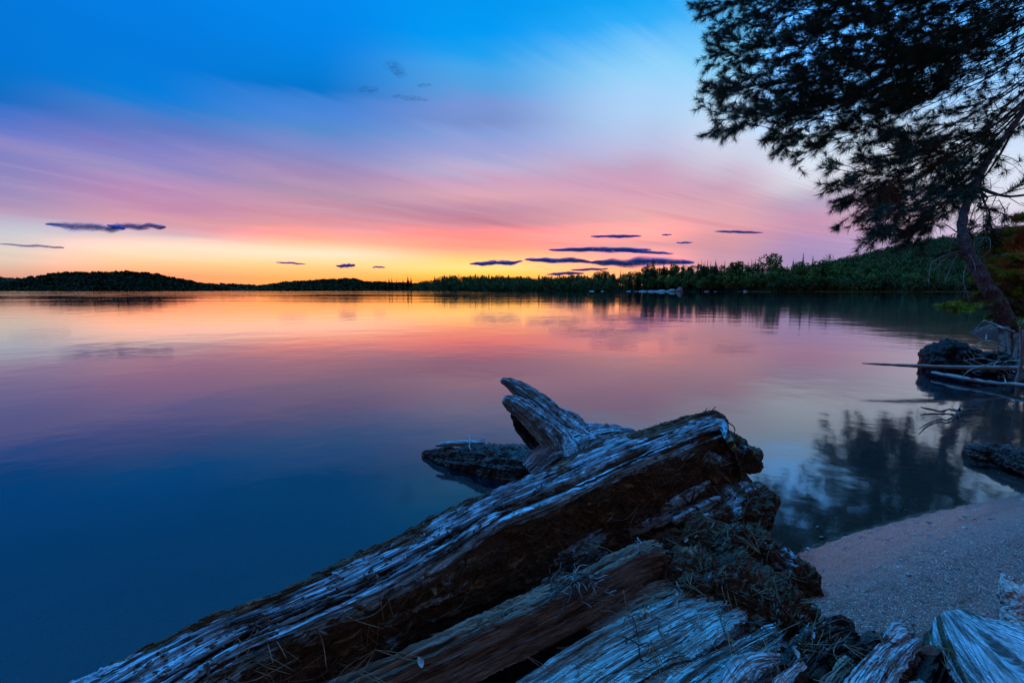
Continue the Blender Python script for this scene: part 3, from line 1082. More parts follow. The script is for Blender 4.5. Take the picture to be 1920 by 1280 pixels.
# ------------------------------------------------------------------ weathered wood
def mat_wood(name, pale, mid, dark, rot_a=(0.010, 0.008, 0.006), rot_b=(0.10, 0.055, 0.030), ochre=(0.30, 0.18, 0.085), across=150.0, along=6.0, wet=0.0, bump=0.004, dk=0.545):
    """grain follows the UV map (u along the log in metres, v round it); attribute rot: 0 bleached, 1 rotten"""
    m, t = new_mat(name)
    uv = t.n('ShaderNodeUVMap').outputs[0]
    at = t.n('ShaderNodeAttribute', attribute_name='rot')
    rot = at.outputs['Fac']
    g1 = t.noise(t.vmath('MULTIPLY', uv, (along, across, 1)), 1.0, 5.0, 0.62, 0.1)
    g2 = t.noise(t.vmath('MULTIPLY', uv, (along * 4, across * 2.6, 1)), 1.0, 4.0, 0.6)
    blot = t.noise(t.vmath('MULTIPLY', uv, (16.0, 42.0, 1)), 1.0, 5.0, 0.62, 0.6)
    pos = obj_coords(t)
    fine = t.noise(pos, 260.0, 4.0, 0.6)
    lump = t.noise(pos, 34.0, 5.0, 0.62)
    bleached = t.ramp(g1, [(0.30, dark), (0.42, mid), (0.56, pale), (0.70, mid), (0.85, pale)])
    bleached = t.mix(t.mapr(g2, 0.58, 0.36, 0.0, 0.75), bleached, dark)
    bleached = t.mix(t.mapr(blot, 0.54, 0.70, 0.0, 0.75), bleached, tuple(0.5 * (a + b) for a, b in zip(dark, rot_b)))
    streak = t.noise(t.vmath('MULTIPLY', uv, (13.0, 110.0, 1)), 1.0, 4.0, 0.6)
    bleached = t.mix(t.mapr(streak, dk, dk + 0.07, 0.0, 0.93), bleached, dark)
    big = t.noise(t.vmath('MULTIPLY', uv, (7.0, 26.0, 1)), 1.0, 4.0, 0.65, 0.3)
    bleached = t.mix(t.mapr(big, dk + 0.02, dk + 0.10, 0.0, 0.85), bleached, dark)
    rotten = t.ramp(t.math('MULTIPLY_ADD', g2, 0.5, t.math('MULTIPLY', lump, 0.5)), [(0.34, rot_a), (0.56, rot_b), (0.66, tuple(1.8 * v for v in rot_b))])
    rotten = t.mix(t.mapr(blot, 0.58, 0.68, 0.0, 0.8), rotten, ochre)
    rotten = t.mix(t.mapr(lump, 0.5, 0.62, 0.0, 0.7), rotten, rot_a)
    f = t.mapr(t.math('ADD', rot, t.math('MULTIPLY', t.math('SUBTRACT', lump, 0.5), 0.9)), 0.35, 0.62)
    col = t.mix(f, bleached, rotten)
    h = t.math('MULTIPLY_ADD', g1, 0.9, t.math('MULTIPLY', g2, 0.5))
    h2 = t.math('MULTIPLY_ADD', lump, 1.3, t.math('MULTIPLY', fine, 0.6))
    hh = t.n('ShaderNodeMix', data_type='FLOAT')
    t.link(f, hh.inputs[0])
    t.link(h, hh.inputs[2])
    t.link(h2, hh.inputs[3])
    hh = t.math('MULTIPLY_ADD', fine, 0.25, hh.outputs[0])
    finish(t, col, t.mapr(g1, 0.3, 0.7, 0.78 - wet, 0.58 - wet), hh, bump, 1.0, 0.14 + wet * 0.3)
    return m


W_LOG = mat_wood('silvered_log_wood', (0.34, 0.54, 0.62), (0.18, 0.28, 0.32), (0.030, 0.026, 0.023))  # weathered grey with the sky's blue sheen tinted into the pale tones
W_BOARD = mat_wood('split_board_wood', (0.34, 0.54, 0.54), (0.20, 0.28, 0.27), (0.055, 0.040, 0.030), across=170, dk=0.60)  # blue sky sheen tinted into the pale tones here too
W_BROWN = mat_wood('brown_board_wood', (0.26, 0.18, 0.13), (0.15, 0.10, 0.068), (0.045, 0.028, 0.02), across=160)
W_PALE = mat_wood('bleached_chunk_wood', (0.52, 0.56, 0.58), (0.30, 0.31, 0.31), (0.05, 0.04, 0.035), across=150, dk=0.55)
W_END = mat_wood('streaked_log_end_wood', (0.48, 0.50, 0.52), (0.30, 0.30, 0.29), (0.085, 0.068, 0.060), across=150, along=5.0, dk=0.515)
W_WET = mat_wood('wet_log_wood', (0.07, 0.05, 0.038), (0.03, 0.021, 0.015), (0.008, 0.006, 0.005), rot_a=(0.004, 0.003, 0.002), rot_b=(0.020, 0.012, 0.008), ochre=(0.06, 0.035, 0.02), wet=0.25)
W_PINK = mat_wood('pink_root_wood', (0.62, 0.44, 0.38), (0.42, 0.28, 0.24), (0.10, 0.06, 0.05), across=120)


def grid_normals(V, ctr):
    du = np.gradient(V, axis=0)
    dv = np.gradient(V, axis=1)
    N = np.cross(du, dv)
    N /= np.maximum(np.linalg.norm(N, axis=-1), 1e-12)[..., None]
    s = np.sign(((V - ctr) * N).sum(-1).mean())
    return N * (s if s != 0 else 1), s


def loft(prof, nu, nv, tvals=None, closed=True):
    """prof (S,K,3): S stations along, K points round -> grid (nu,nv,3), u length, v length"""
    S, K, _ = prof.shape
    tu = np.linspace(0, 1, nu)
    L = catmull(prof.reshape(S, -1), tu).reshape(nu, K, 3)
    if closed:
        ext = np.concatenate([L[:, -1:], L, L[:, :2]], 1)
    else:
        ext = L
    tv = np.linspace(0, 1, nv, endpoint=not closed) if tvals is None else tvals
    out = np.empty((nu, nv, 3))
    if closed:
        q = tv * K
        i = np.minimum(q.astype(int), K - 1)
        f = (q - i)[None, :, None]
        p0, p1, p2, p3 = ext[:, i], ext[:, i + 1], ext[:, i + 2], ext[:, np.minimum(i + 3, K + 2)]
        out = 0.5 * ((2 * p1) + (-p0 + p2) * f + (2 * p0 - 5 * p1 + 4 * p2 - p3) * f ** 2 + (-p0 + 3 * p1 - 3 * p2 + p3) * f ** 3)
    else:
        out = np.moveaxis(catmull(np.moveaxis(L, 1, 0).reshape(K, -1), tv).reshape(nv, nu, 3), 0, 1)
    ul = np.concatenate([np.zeros((1, nv)), np.cumsum(np.linalg.norm(np.diff(out, axis=0), axis=-1), 0)], 0)
    ul = np.repeat(ul.mean(1)[:, None], nv, 1)
    vl = np.concatenate([np.zeros((nu, 1)), np.cumsum(np.linalg.norm(np.diff(out, axis=1), axis=-1), 1)], 1)
    vl = np.repeat(vl.mean(0)[None, :], nu, 0)
    return out, ul, vl


def close_grid(V, uvu, uvv, closed=True):
    """grid -> verts, faces, uv with fan caps on both ends"""
    nu, nv, _ = V.shape
    f = grid_faces(nu, nv, closed)
    verts = V.reshape(-1, 3)
    uv = np.stack([uvu, uvv], -1).reshape(-1, 2)
    faces = [f]
    if closed:
        n = len(verts)
        c0, c1 = V[0].mean(0), V[-1].mean(0)
        verts = np.concatenate([verts, [c0], [c1]])
        uv = np.concatenate([uv, [uv[:nv].mean(0)], [uv[-nv:].mean(0)]])
        j = np.arange(nv)
        j2 = (j + 1) % nv
        faces.append(np.concatenate([np.stack([np.full(nv, n), j, j2], -1), np.stack([np.full(nv, n + 1), (nu - 1) * nv + j2, (nu - 1) * nv + j], -1)]))
    return verts, faces, uv


def Z(p):
    return at_z(p[0], p[1], p[2])


# ------------------------------------------------------------------ the great log
def build_log():
    A = [(40, 1345), (170, 1280), (340, 1192), (500, 1128), (640, 1062), (800, 985), (890, 942), (1030, 882), (1130, 835), (1230, 803), (1330, 776), (1352, 790)]
    B = [(200, 1385), (345, 1292), (475, 1208), (600, 1150), (720, 1096), (850, 1022), (940, 966), (1065, 914), (1162, 870), (1256, 834), (1350, 800), (1366, 822)]
    Cc = [(330, 1430), (470, 1338), (610, 1238), (730, 1172), (830, 1126), (930, 1066), (1010, 1014), (1110, 962), (1200, 930), (1295, 905), (1385, 880), (1408, 905)]
    D = [(420, 1450), (560, 1352), (720, 1268), (850, 1200), (950, 1146), (1030, 1104), (1110, 1066), (1180, 1044), (1250, 1034), (1330, 1034), (1408, 1010), (1446, 975)]
    zA = [.19, .195, .205, .215, .225, .24, .25, .265, .275, .287, .30, .285]
    zC = [.12, .12, .125, .13, .135, .14, .15, .165, .175, .18, .19, .17]
    zD = [.03, .03, .04, .045, .05, .055, .06, .06, .06, .06, .055, .05]
    S = len(A)
    prof = np.empty((S, 9, 3))
    for i in range(S):
        a = Z((*A[i], zA[i]))
        b = Z((*B[i], zA[i] - 0.012))
        c = Z((*Cc[i], zC[i]))
        d = Z((*D[i], zD[i]))
        back = np.array((-0.62, 0.78, 0))
        prof[i, 0] = a + back * 0.045 + (0, 0, -0.075)
        prof[i, 1] = a + back * 0.012 + (0, 0, -0.012)
        prof[i, 2] = a * 0.9 + b * 0.1 + (0, 0, 0.006)
        prof[i, 3] = a * 0.35 + b * 0.65 + (0, 0, 0.004)
        prof[i, 4] = b + (0, 0, -0.012)
        prof[i, 5] = c
        prof[i, 6] = d
        prof[i, 7] = d * 0.6 + a * 0.4
        prof[i, 7, 2] = -0.09
        prof[i, 8] = a + back * 0.03
        prof[i, 8, 2] = -0.09
    # denser where it shows
    tv = np.concatenate([np.linspace(0, 1, 30, endpoint=False), np.linspace(1, 6.3, 400, endpoint=False), np.linspace(6.3, 9, 30, endpoint=False)]) / 9.0
    V, u, v = loft(prof, 820, len(tv), tv)
    ctr = V.mean(1, keepdims=True)
    N, s = grid_normals(V, ctr)
    q = np.repeat((tv * 9)[None, :], 820, 0)         # profile coordinate
    top = sstep(q, 0.8, 1.7) * sstep(q, 4.75, 3.9)
    face = sstep(q, 3.9, 4.6)
    back_side = sstep(q, 1.4, 0.4)
    t = np.repeat(np.linspace(0, 1, 820)[:, None], len(tv), 1)
    end = sstep(t, 0.86, 0.97)
    P = np.stack([u * 5.0, v * 130, u * 0], -1)
    grain = ridged(P, 3, 0.55, 1)
    grain2 = fbm(np.stack([u * 18, v * 330, u * 0], -1), 2, 0.6, seed=2)
    broad = fbm(np.stack([u * 1.2, v * 16, u * 0], -1), 3, seed=3)
    stepn = fbm(np.stack([u * 8, v * 70, u * 0 + 31], -1), 3, 0.6, seed=33)
    d_top = 0.004 * broad + 0.0016 * grain + 0.0012 * grain2 + 0.003 * np.round(stepn * 3) / 1.5
    crack = sstep(fbm(np.stack([u * 2.6, v * 34, u * 0 + 4], -1), 3, seed=4), 0.20, 0.34)
    # long drying splits
    rg = np.random.default_rng(6)
    split = np.zeros_like(u)
    vtop = (v.mean(0)[(tv * 9) > 1.6][0], v.mean(0)[(tv * 9) < 4.2][-1])
    for k in range(22):
        v0, u0, hl = rg.uniform(*vtop), rg.uniform(0.1, 1.35), rg.uniform(0.06, 0.28)
        vc = v0 + 0.004 * np.sin(u * rg.uniform(8, 20) + k) + 0.0025 * gnoise(np.stack([u * 60, u * 0 + k, u * 0], -1), 77)
        wd = rg.uniform(0.0012, 0.0030) * np.clip(1 - ((u - u0) / hl) ** 2, 0, 1) ** 0.5 + 1e-6
        split = np.maximum(split, np.exp(-((v - vc) / wd) ** 2) * (np.abs(u - u0) < hl))
    d_top = d_top - 0.009 * crack - 0.014 * split
    # rotten face: terraces of fibres, pits, hanging lumps
    r1 = fbm(np.stack([u * 5.5, v * 13, u * 0 + 2], -1), 4, 0.55, seed=5)
    ter = np.round((r1 * 1.6 + v * 14) * 2.2) / 2.2 - v * 14
    pit = ridged(V * 30, 4, 0.6, 6)
    fib = fbm(np.stack([u * 8, v * 90, u * 0], -1), 3, 0.6, seed=7)
    d_face = 0.009 * r1 + 0.007 * ter + 0.0045 * pit + 0.003 * fib - 0.004
    d_end = 0.016 * ridged(V * 14, 4, 0.55, 8) + 0.006 * fbm(V * 60, 3, 0.6, seed=9) - 0.01
    disp = d_top * top + d_face * face * (1 - end) + d_end * end * (0.35 + 0.65 * face) + 0.006 * fbm(V * 40, 4, 0.6, seed=10) * back_side
    disp += 0.012 * fbm(V * 7, 2, seed=11) * (face + 0.3 * top)
    V = V + N * disp[..., None]
    # moss crust on the far brow and scattered over the band
    brow = sstep(q, 2.6, 1.7) * sstep(q, 0.2, 1.0)
    V = V + N * (brow * (0.004 * np.abs(fbm(V * 75, 4, 0.65, seed=23)) + 0.0045 * np.abs(fbm(V * 24, 3, 0.6, seed=24))))[..., None]
    crust = sstep(fbm(np.stack([u * 6, v * 22, u * 0 + 8], -1), 4, 0.6, seed=12), -0.05, 0.25)
    V[..., 2] += 0.004 * crust * back_side + 0.003 * np.abs(fbm(V * 120, 2, seed=13)) * sstep(q, 2.3, 1.2)
    qq = q + 1.1 * fbm(np.stack([u * 5, v * 14, u * 0 + 21], -1), 4, 0.6, seed=22) - 0.9 * sstep(t, 0.72, 0.95)
    rot = np.clip(face * 0.95 + 0.75 * end * face + 0.95 * sstep(qq, 2.5, 2.1) + 0.62 * crack * top + 0.9 * split * top + 0.55 * sstep(t, 0.7, 0.97) * sstep(fbm(V * 22, 3, seed=14), -0.15, 0.25), 0, 1)
    # where the face still carries sound, paler wood
    rot -= 0.75 * face * (1 - end) * sstep(fbm(np.stack([u * 3.0, v * 15, u * 0 + 12], -1), 3, seed=15), 0.16, 0.32)
    rot -= 0.6 * end * sstep(fbm(V * 16, 3, seed=16), 0.12, 0.3)
    verts, faces, uv = close_grid(V, u, v)
    rr = np.concatenate([rot.ravel(), [1, 1]])
    root = thing('driftwood_log', 'huge rotting log with silvery blue top running from lower left to the sand', 'log', (0.2, 0.9, 0.0))
    me = make_mesh('trunk', verts, faces, uv, {'rot': rr}, smooth=False)
    o = link('trunk', me, W_LOG, root)
    o.matrix_parent_inverse = __import__('mathutils').Matrix.Translation((-0.2, -0.9, 0.0))
    return root


def lump_tube(points, radii, nu, nv, flat=(1, 1), amp=0.01, freq=18, grain_amp=0.002, seed=0, ridge_amp=0.0, taper_tip=True):
    """gnarled tube from world points with ridged, fibrous surface -> grid, u, v"""
    pts = np.asarray(points, float)
    t = np.linspace(0, 1, nu)
    P = catmull(pts, t)
    R = np.interp(t * (len(radii) - 1), np.arange(len(radii)), radii)
    T = np.gradient(P, axis=0)
    T /= np.linalg.norm(T, axis=1)[:, None]
    A = np.cross(T, (0.05, 0.1, 1.0))
    A /= np.linalg.norm(A, axis=1)[:, None]
    B = np.cross(A, T)
    ang = np.linspace(0, 2 * np.pi, nv, endpoint=False)
    if taper_tip:
        R = R * np.minimum(1, np.sqrt(np.maximum(1e-4, 1 - np.clip((0.06 - t) / 0.06, 0, 1) ** 2)))
    ring = np.cos(ang)[None, :, None] * A[:, None] * flat[0] + np.sin(ang)[None, :, None] * B[:, None] * flat[1]
    V = P[:, None] + ring * R[:, None, None]
    L = np.concatenate([[0], np.cumsum(np.linalg.norm(np.diff(P, axis=0), axis=1))])
    u = np.repeat(L[:, None], nv, 1)
    v = np.repeat((ang * float(R.mean()))[None, :], nu, 0)
    q = np.stack([u * 4, np.cos(ang)[None, :] * 2.2 + u * 0, np.sin(ang)[None, :] * 2.2 + u * 0], -1)
    d = amp * fbm(V * freq, 6, 0.62, seed=seed) + grain_amp * fbm(np.stack([u * 9, np.cos(ang) * 14 + u * 0, np.sin(ang) * 14 + u * 0], -1), 4, 0.65, seed=seed + 1) + ridge_amp * ridged(q, 3, 0.5, seed + 2)
    V = V + ring * (d * np.minimum(1, R[:, None] / (R.max() * 0.35)))[..., None]
    return V, u, v


def lump(name, mat, parent, rotv=0.0, rotvar=0.0, **k):
    V, u, v = lump_tube(**k)
    verts, faces, uv = close_grid(V, u, v)
    rot = np.full(len(verts), rotv) + rotvar * fbm(verts * 20, 3, seed=k.get('seed', 0) + 5)
    return link(name, make_mesh(name, verts, faces, uv, {'rot': np.clip(rot, 0, 1)}, smooth=False), mat, parent)


def board(name, mat, top, bot, thick, parent=None, nu=260, nh=60, nt=16, seed=0, amp=0.003, rag=(0.0, 0.03), rotv=0.0, rotvar=0.3, edge_rot=0.0, notch=None):
    """split board: the face lies between the top and bottom edge lines (world points), thick is the way to its back"""
    tu = np.linspace(0, 1, nu)
    Tp = catmull(np.array([Z(p) for p in top]), tu)
    Bt = catmull(np.array([Z(p) for p in bot]), tu)
    th = np.asarray(thick, float)
    hs = np.linspace(0, 1, nh)
    face = Tp[:, None] * (1 - hs)[None, :, None] + Bt[:, None] * hs[None, :, None]
    ts = np.linspace(0, 1, nt + 2)[1:-1]
    edge_b = Bt[:, None] + th * ts[None, :, None]
    back = face[:, ::-1] + th
    edge_t = (Tp[:, None] + th * (1 - ts)[None, :, None])
    V = np.concatenate([face, edge_b, back, edge_t], 1)
    nv = V.shape[1]
    W = float(np.linalg.norm(Tp - Bt, axis=1).mean())
    u = np.repeat(np.concatenate([[0], np.cumsum(np.linalg.norm(np.diff(0.5 * (Tp + Bt), axis=0), axis=1))])[:, None], nv, 1)
    vv = np.concatenate([hs * W, W + ts * np.linalg.norm(th), W + np.linalg.norm(th) + hs * W, 2 * W + np.linalg.norm(th) * (1 + ts)])
    v = np.repeat(vv[None, :], nu, 0)
    hcoord = np.concatenate([hs, np.ones(nt), hs[::-1], np.zeros(nt)])
    dcoord = np.concatenate([np.zeros(nh), ts, np.ones(nh), 1 - ts])
    # ragged broken ends: slide the last stretch along the grain
    Tdir = np.gradient(0.5 * (Tp + Bt), axis=0)
    Tdir /= np.linalg.norm(Tdir, axis=1)[:, None]
    hh = np.stack([hcoord * W * 60, dcoord * 1.5, hcoord * 0 + seed * 1.7], -1)
    j = fbm(hh, 4, 0.65, seed=seed + 3)
    t2 = np.repeat(tu[:, None], nv, 1)
    V = V + Tdir[:, None] * (j[None, :, None] * (rag[1] * sstep(t2, 0.75, 1.0) - rag[0] * sstep(t2, 0.25, 0.0))[..., None])
    ctr = V.mean(1, keepdims=True)
    N, s = grid_normals(V, ctr)
    gr = ridged(np.stack([u * 5.0, v * 130, u * 0 + seed], -1), 3, 0.55, seed)
    g2 = fbm(np.stack([u * 18, v * 330, u * 0 + seed], -1), 2, 0.6, seed=seed + 1)
    br = fbm(np.stack([u * 4.0, v * 34, u * 0 + seed], -1), 3, 0.55, seed=seed + 2)
    chip = fbm(np.stack([u * 36, v * 100, u * 0 + seed], -1), 3, 0.6, seed=seed + 8)
    st = np.round((br * 2.2 + 0.3 * gr + 0.5 * chip) * 2) / 2
    ed = np.minimum(np.minimum(hcoord, 1 - hcoord) * W, 0.012) / 0.012
    d = amp * (0.8 * br + 0.4 * gr + 0.35 * g2 + 0.7 * st + 0.5 * chip) - amp * 2.2 * sstep(fbm(np.stack([u * 2.2, v * 48, u * 0 + seed], -1), 3, seed=seed + 9), 0.26, 0.36)
    V = V + N * d[..., None]
    # ragged long edges
    e1 = fbm(np.stack([u * 28, u * 0 + seed, dcoord[None, :] * 2 + u * 0], -1), 4, 0.6, seed=seed + 6)
    across = (Tp - Bt)
    across /= np.linalg.norm(across, axis=1)[:, None]
    V = V + across[:, None] * (e1 * 0.006 * (np.abs(hcoord - 0.5)[None, :] * 2) ** 3 * np.where(hcoord > 0.5, -1, 1)[None, :])[..., None]
    rot = rotv + rotvar * fbm(np.stack([u * 5, v * 18, u * 0 + seed + 3], -1), 3, seed=seed + 4) + edge_rot * (dcoord[None, :] > 0.02) * np.ones_like(u)  # sides and back can be set darker than the face
    verts, faces, uv = close_grid(V, u, v)
    rr = np.clip(np.concatenate([rot.ravel(), [0.6, 0.6]]), 0, 1)
    return link(name, make_mesh(name, verts, faces, uv, {'rot': rr}, smooth=False), mat, parent)


LOG = build_log()
LOG_INV = __import__('mathutils').Matrix.Translation((-0.2, -0.9, 0.0))


def log_part(o):
    o.parent = LOG
    o.matrix_parent_inverse = LOG_INV
    return o


# knots and splintered wood of the broken end
log_part(lump('root_knot', W_LOG, None, 0.85, 0.6, points=[Z((1210, 1110, .05)), Z((1290, 1105, .07)), Z((1390, 1130, .07)), Z((1470, 1170, .062)), Z((1530, 1200, .05))],
              radii=[.03, .055, .055, .045, .02], nu=220, nv=180, amp=0.03, freq=19, grain_amp=0.006, ridge_amp=0.008, seed=47))
log_part(lump('root_knot', W_LOG, None, 0.8, 0.7, points=[Z((1180, 1085, .03)), Z((1300, 1055, .06)), Z((1400, 1060, .072)), Z((1470, 1095, .055)), Z((1520, 1130, .035)), Z((1562, 1142, .028))],
              radii=[.03, .06, .066, .046, .030, .012], nu=260, nv=220, amp=0.034, freq=15, grain_amp=0.004, ridge_amp=0.008, seed=31))
log_part(lump('root_knot', W_LOG, None, 0.75, 0.8, points=[Z((1300, 985, .10)), Z((1370, 960, .11)), Z((1425, 955, .11)), Z((1452, 968, .10))],
              radii=[.03, .052, .05, .012], nu=160, nv=160, amp=0.022, freq=20, grain_amp=0.004, ridge_amp=0.005, seed=37))
log_part(lump('root_knot', W_LOG, None, 0.72, 0.9, points=[Z((1310, 880, .2)), Z((1360, 850, .205)), Z((1398, 862, .195)), Z((1408, 880, .18))],
              radii=[.03, .046, .036, .010], nu=140, nv=140, amp=0.018, freq=24, grain_amp=0.004, ridge_amp=0.004, seed=41))
for i, (a, b, r, rv) in enumerate((((1240, 960, .15), (1330, 905, .175), .010, .3), ((1262, 978, .14), (1350, 935, .155), .009, .2), ((1225, 985, .13), (1300, 950, .15), .007, .5),
                                   ((1290, 985, .125), (1372, 955, .135), .008, .45), ((1180, 1000, .12), (1252, 968, .14), .007, .55), ((1335, 870, .205), (1380, 842, .215), .008, .2))):
    p0, p1 = Z(a), Z(b)
    m = 0.5 * (p0 + p1) + (0, -0.004, 0.003)
    log_part(lump('splinter', W_LOG, None, rv, 0.3, points=[p0, m, p1], radii=[r * 0.7, r, r * 0.5], nu=70, nv=30, flat=(0.55, 1.2), amp=0.004, freq=45, grain_amp=0.002, ridge_amp=0.001, seed=50 + i))

# ------------------------------------------------------------------ boards and chunks split from it
b1 = board('split_board', W_BROWN, [(560, 1345, .125), (700, 1277, .13), (900, 1184, .135), (1000, 1140, .14), (1100, 1092, .145), (1190, 1042, .15), (1250, 1027, .152)],
           [(740, 1370, .065), (870, 1294, .075), (1000, 1224, .08), (1100, 1170, .085), (1180, 1120, .09), (1225, 1092, .095), (1256, 1073, .10)],
           (-0.012, 0.020, 0.004), nu=420, nh=90, seed=61, amp=0.0028, rag=(0.0, 0.02), rotv=0.02, rotvar=0.35)
tag(b1, 'long dark brown split board standing on edge against the big log, pale ragged upper edge', 'board')
b2 = board('split_board', W_BROWN, [(800, 1225, .12), (890, 1176, .135), (980, 1128, .142), (1064, 1090, .15)], [(830, 1240, .10), (910, 1196, .115), (990, 1152, .12), (1064, 1110, .13)],
           (-0.008, 0.012, 0.002), nu=200, nh=30, seed=62, amp=0.002, rag=(0.0, 0.02), rotv=0.1)
tag(b2, 'narrow dark strip of wood wedged between the big log and the brown board', 'board')
b3 = board('split_board', W_BOARD, [(860, 1360, .06), (960, 1285, .072), (1100, 1194, .085), (1190, 1148, .092), (1290, 1110, .10), (1384, 1102, .102)],
           [(1060, 1375, .045), (1170, 1296, .055), (1250, 1246, .06), (1300, 1226, .066), (1350, 1190, .076), (1397, 1150, .086)],
           (0.004, 0.004, -0.022), nu=420, nh=170, seed=63, amp=0.0032, rag=(0.0, 0.030), rotv=0.08, rotvar=0.5)
tag(b3, 'broad flat split board shining pale blue, lying in front of the brown one', 'board')
b4 = board('split_board', W_BOARD, [(1120, 1375, 0.067), (1220, 1300, 0.077), (1290, 1246, 0.082), (1380, 1205, 0.087), (1452, 1172, 0.092)],
           [(1260, 1380, 0.057), (1330, 1310, 0.062), (1390, 1262, 0.070), (1432, 1228, 0.074), (1468, 1196, 0.082)],
           (0.004, 0.004, -0.020), nu=300, nh=110, seed=64, amp=0.0034, rag=(0.0, 0.028), rotv=0.16, rotvar=0.6)
tag(b4, 'lower blue grey board stepping out from under the broad flat one', 'board')
b5 = board('split_board', W_BROWN, [(1090, 1166, .085), (1150, 1128, .09), (1230, 1094, .10), (1318, 1078, .104)], [(1110, 1186, .08), (1180, 1152, .086), (1250, 1126, .092), (1322, 1100, .097)],
           (0.002, 0.004, -0.014), nu=160, nh=40, seed=65, amp=0.004, rag=(0.0, 0.03), rotv=0.25, rotvar=0.6)
tag(b5, 'rotten brown sliver tucked behind the broad flat board', 'board')


def chunk(mat, top, bot, thick, seed, label, cat='chunk', **k):
    o = board('wood_chunk', mat, top, bot, thick, seed=seed, **k)
    return tag(o, label, cat)


chunk(W_PALE, [(1310, 1335, 0.092), (1350, 1272, 0.096), (1395, 1226, 0.100), (1448, 1226, 0.098)], [(1350, 1345, 0.082), (1385, 1292, 0.084), (1422, 1262, 0.087), (1458, 1242, 0.090)],
      (0.004, 0.004, -0.022), 71, 'pale blue wood chunk at the bottom edge, left of the slanting bright one', nu=160, nh=70, amp=0.003, rag=(0, .015), rotv=0.05, rotvar=0.6)
chunk(W_PALE, [(1420, 1320, 0.102), (1455, 1272, 0.107), (1500, 1233, 0.110)], [(1450, 1325, 0.094), (1478, 1286, 0.098), (1512, 1248, 0.102)],
      (0.010, 0.006, -0.03), 72, 'small bright slanting wood chunk with a dark side at the bottom edge', nu=130, nh=50, amp=0.002, rag=(0, .008), rotv=0.0, rotvar=0.4, edge_rot=0.6)
chunk(W_BROWN, [(1510, 1330, 0.092), (1545, 1272, 0.098), (1592, 1228, 0.102)], [(1540, 1335, 0.082), (1570, 1288, 0.088), (1602, 1246, 0.094)],
      (0.006, 0.006, -0.025), 73, 'brownish wood sliver standing left of the big streaked chunk', nu=130, nh=44, amp=0.003, rag=(0, .012), rotv=0.1, rotvar=0.5)
chunk(W_PALE, [(1530, 1370, 0.092), (1580, 1288, 0.107), (1625, 1228, 0.120), (1680, 1184, 0.124), (1706, 1180, 0.120)], [(1640, 1375, 0.082), (1668, 1310, 0.092), (1690, 1262, 0.100), (1712, 1228, 0.104), (1728, 1206, 0.102)],
      (0.006, 0.008, -0.035), 74, 'large streaked grey and blue wood chunk left of the weathered log end', nu=260, nh=130, amp=0.0042, rag=(0, .022), rotv=0.10, rotvar=0.7, edge_rot=0.4)
chunk(W_PALE, [(1662, 1190, 0.130), (1682, 1170, 0.132), (1696, 1172, 0.132)], [(1674, 1204, 0.124), (1694, 1190, 0.126), (1708, 1186, 0.126)],
      (0.003, 0.006, -0.014), 75, 'small pale square block sitting on top of the large streaked chunk', nu=70, nh=40, amp=0.002, rag=(0, .004), rotv=0.0, rotvar=0.3)
chunk(W_WET, [(1470, 1250, 0.082), (1510, 1190, 0.094), (1560, 1160, 0.098), (1590, 1172, 0.090)], [(1510, 1290, 0.072), (1545, 1250, 0.077), (1590, 1228, 0.080), (1622, 1218, 0.077)],
      (0.006, 0.008, -0.02), 76, 'dark curled slab of bark between the root knot and the sand', 'bark', nu=180, nh=90, amp=0.007, rag=(0, .02), rotv=0.55, rotvar=0.7)
chunk(W_WET, [(1590, 1232, 0.077), (1620, 1200, 0.082), (1660, 1188, 0.082)], [(1600, 1250, 0.067), (1640, 1226, 0.070), (1672, 1206, 0.072)],
      (0.004, 0.006, -0.02), 77, 'small dark crumbly wood lump at the edge of the sand', nu=110, nh=44, amp=0.007, rag=(0, .02), rotv=0.6, rotvar=0.8)
chunk(W_WET, [(1690, 1360, 0.072), (1716, 1290, 0.082), (1735, 1240, 0.088), (1760, 1212, 0.082)], [(1770, 1360, 0.062), (1780, 1300, 0.067), (1790, 1262, 0.067), (1796, 1240, 0.062)],  # dark slab added for the shade of the crevice
      (0.004, 0.006, -0.02), 78, 'dark slab standing in for the shaded crevice left of the weathered log end', nu=150, nh=80, amp=0.009, rag=(0, .02), rotv=0.7, rotvar=0.8)
chunk(W_BOARD, [(1560, 1365, 0.082), (1620, 1310, 0.092), (1690, 1285, 0.094), (1740, 1278, 0.090)], [(1600, 1400, 0.072), (1660, 1350, 0.077), (1720, 1320, 0.077), (1770, 1300, 0.072)],
      (0.004, 0.004, -0.02), 79, 'grey blue wood scrap at the bottom edge right of the large streaked chunk', nu=130, nh=60, amp=0.006, rag=(0, .02), rotv=0.2, rotvar=0.6)


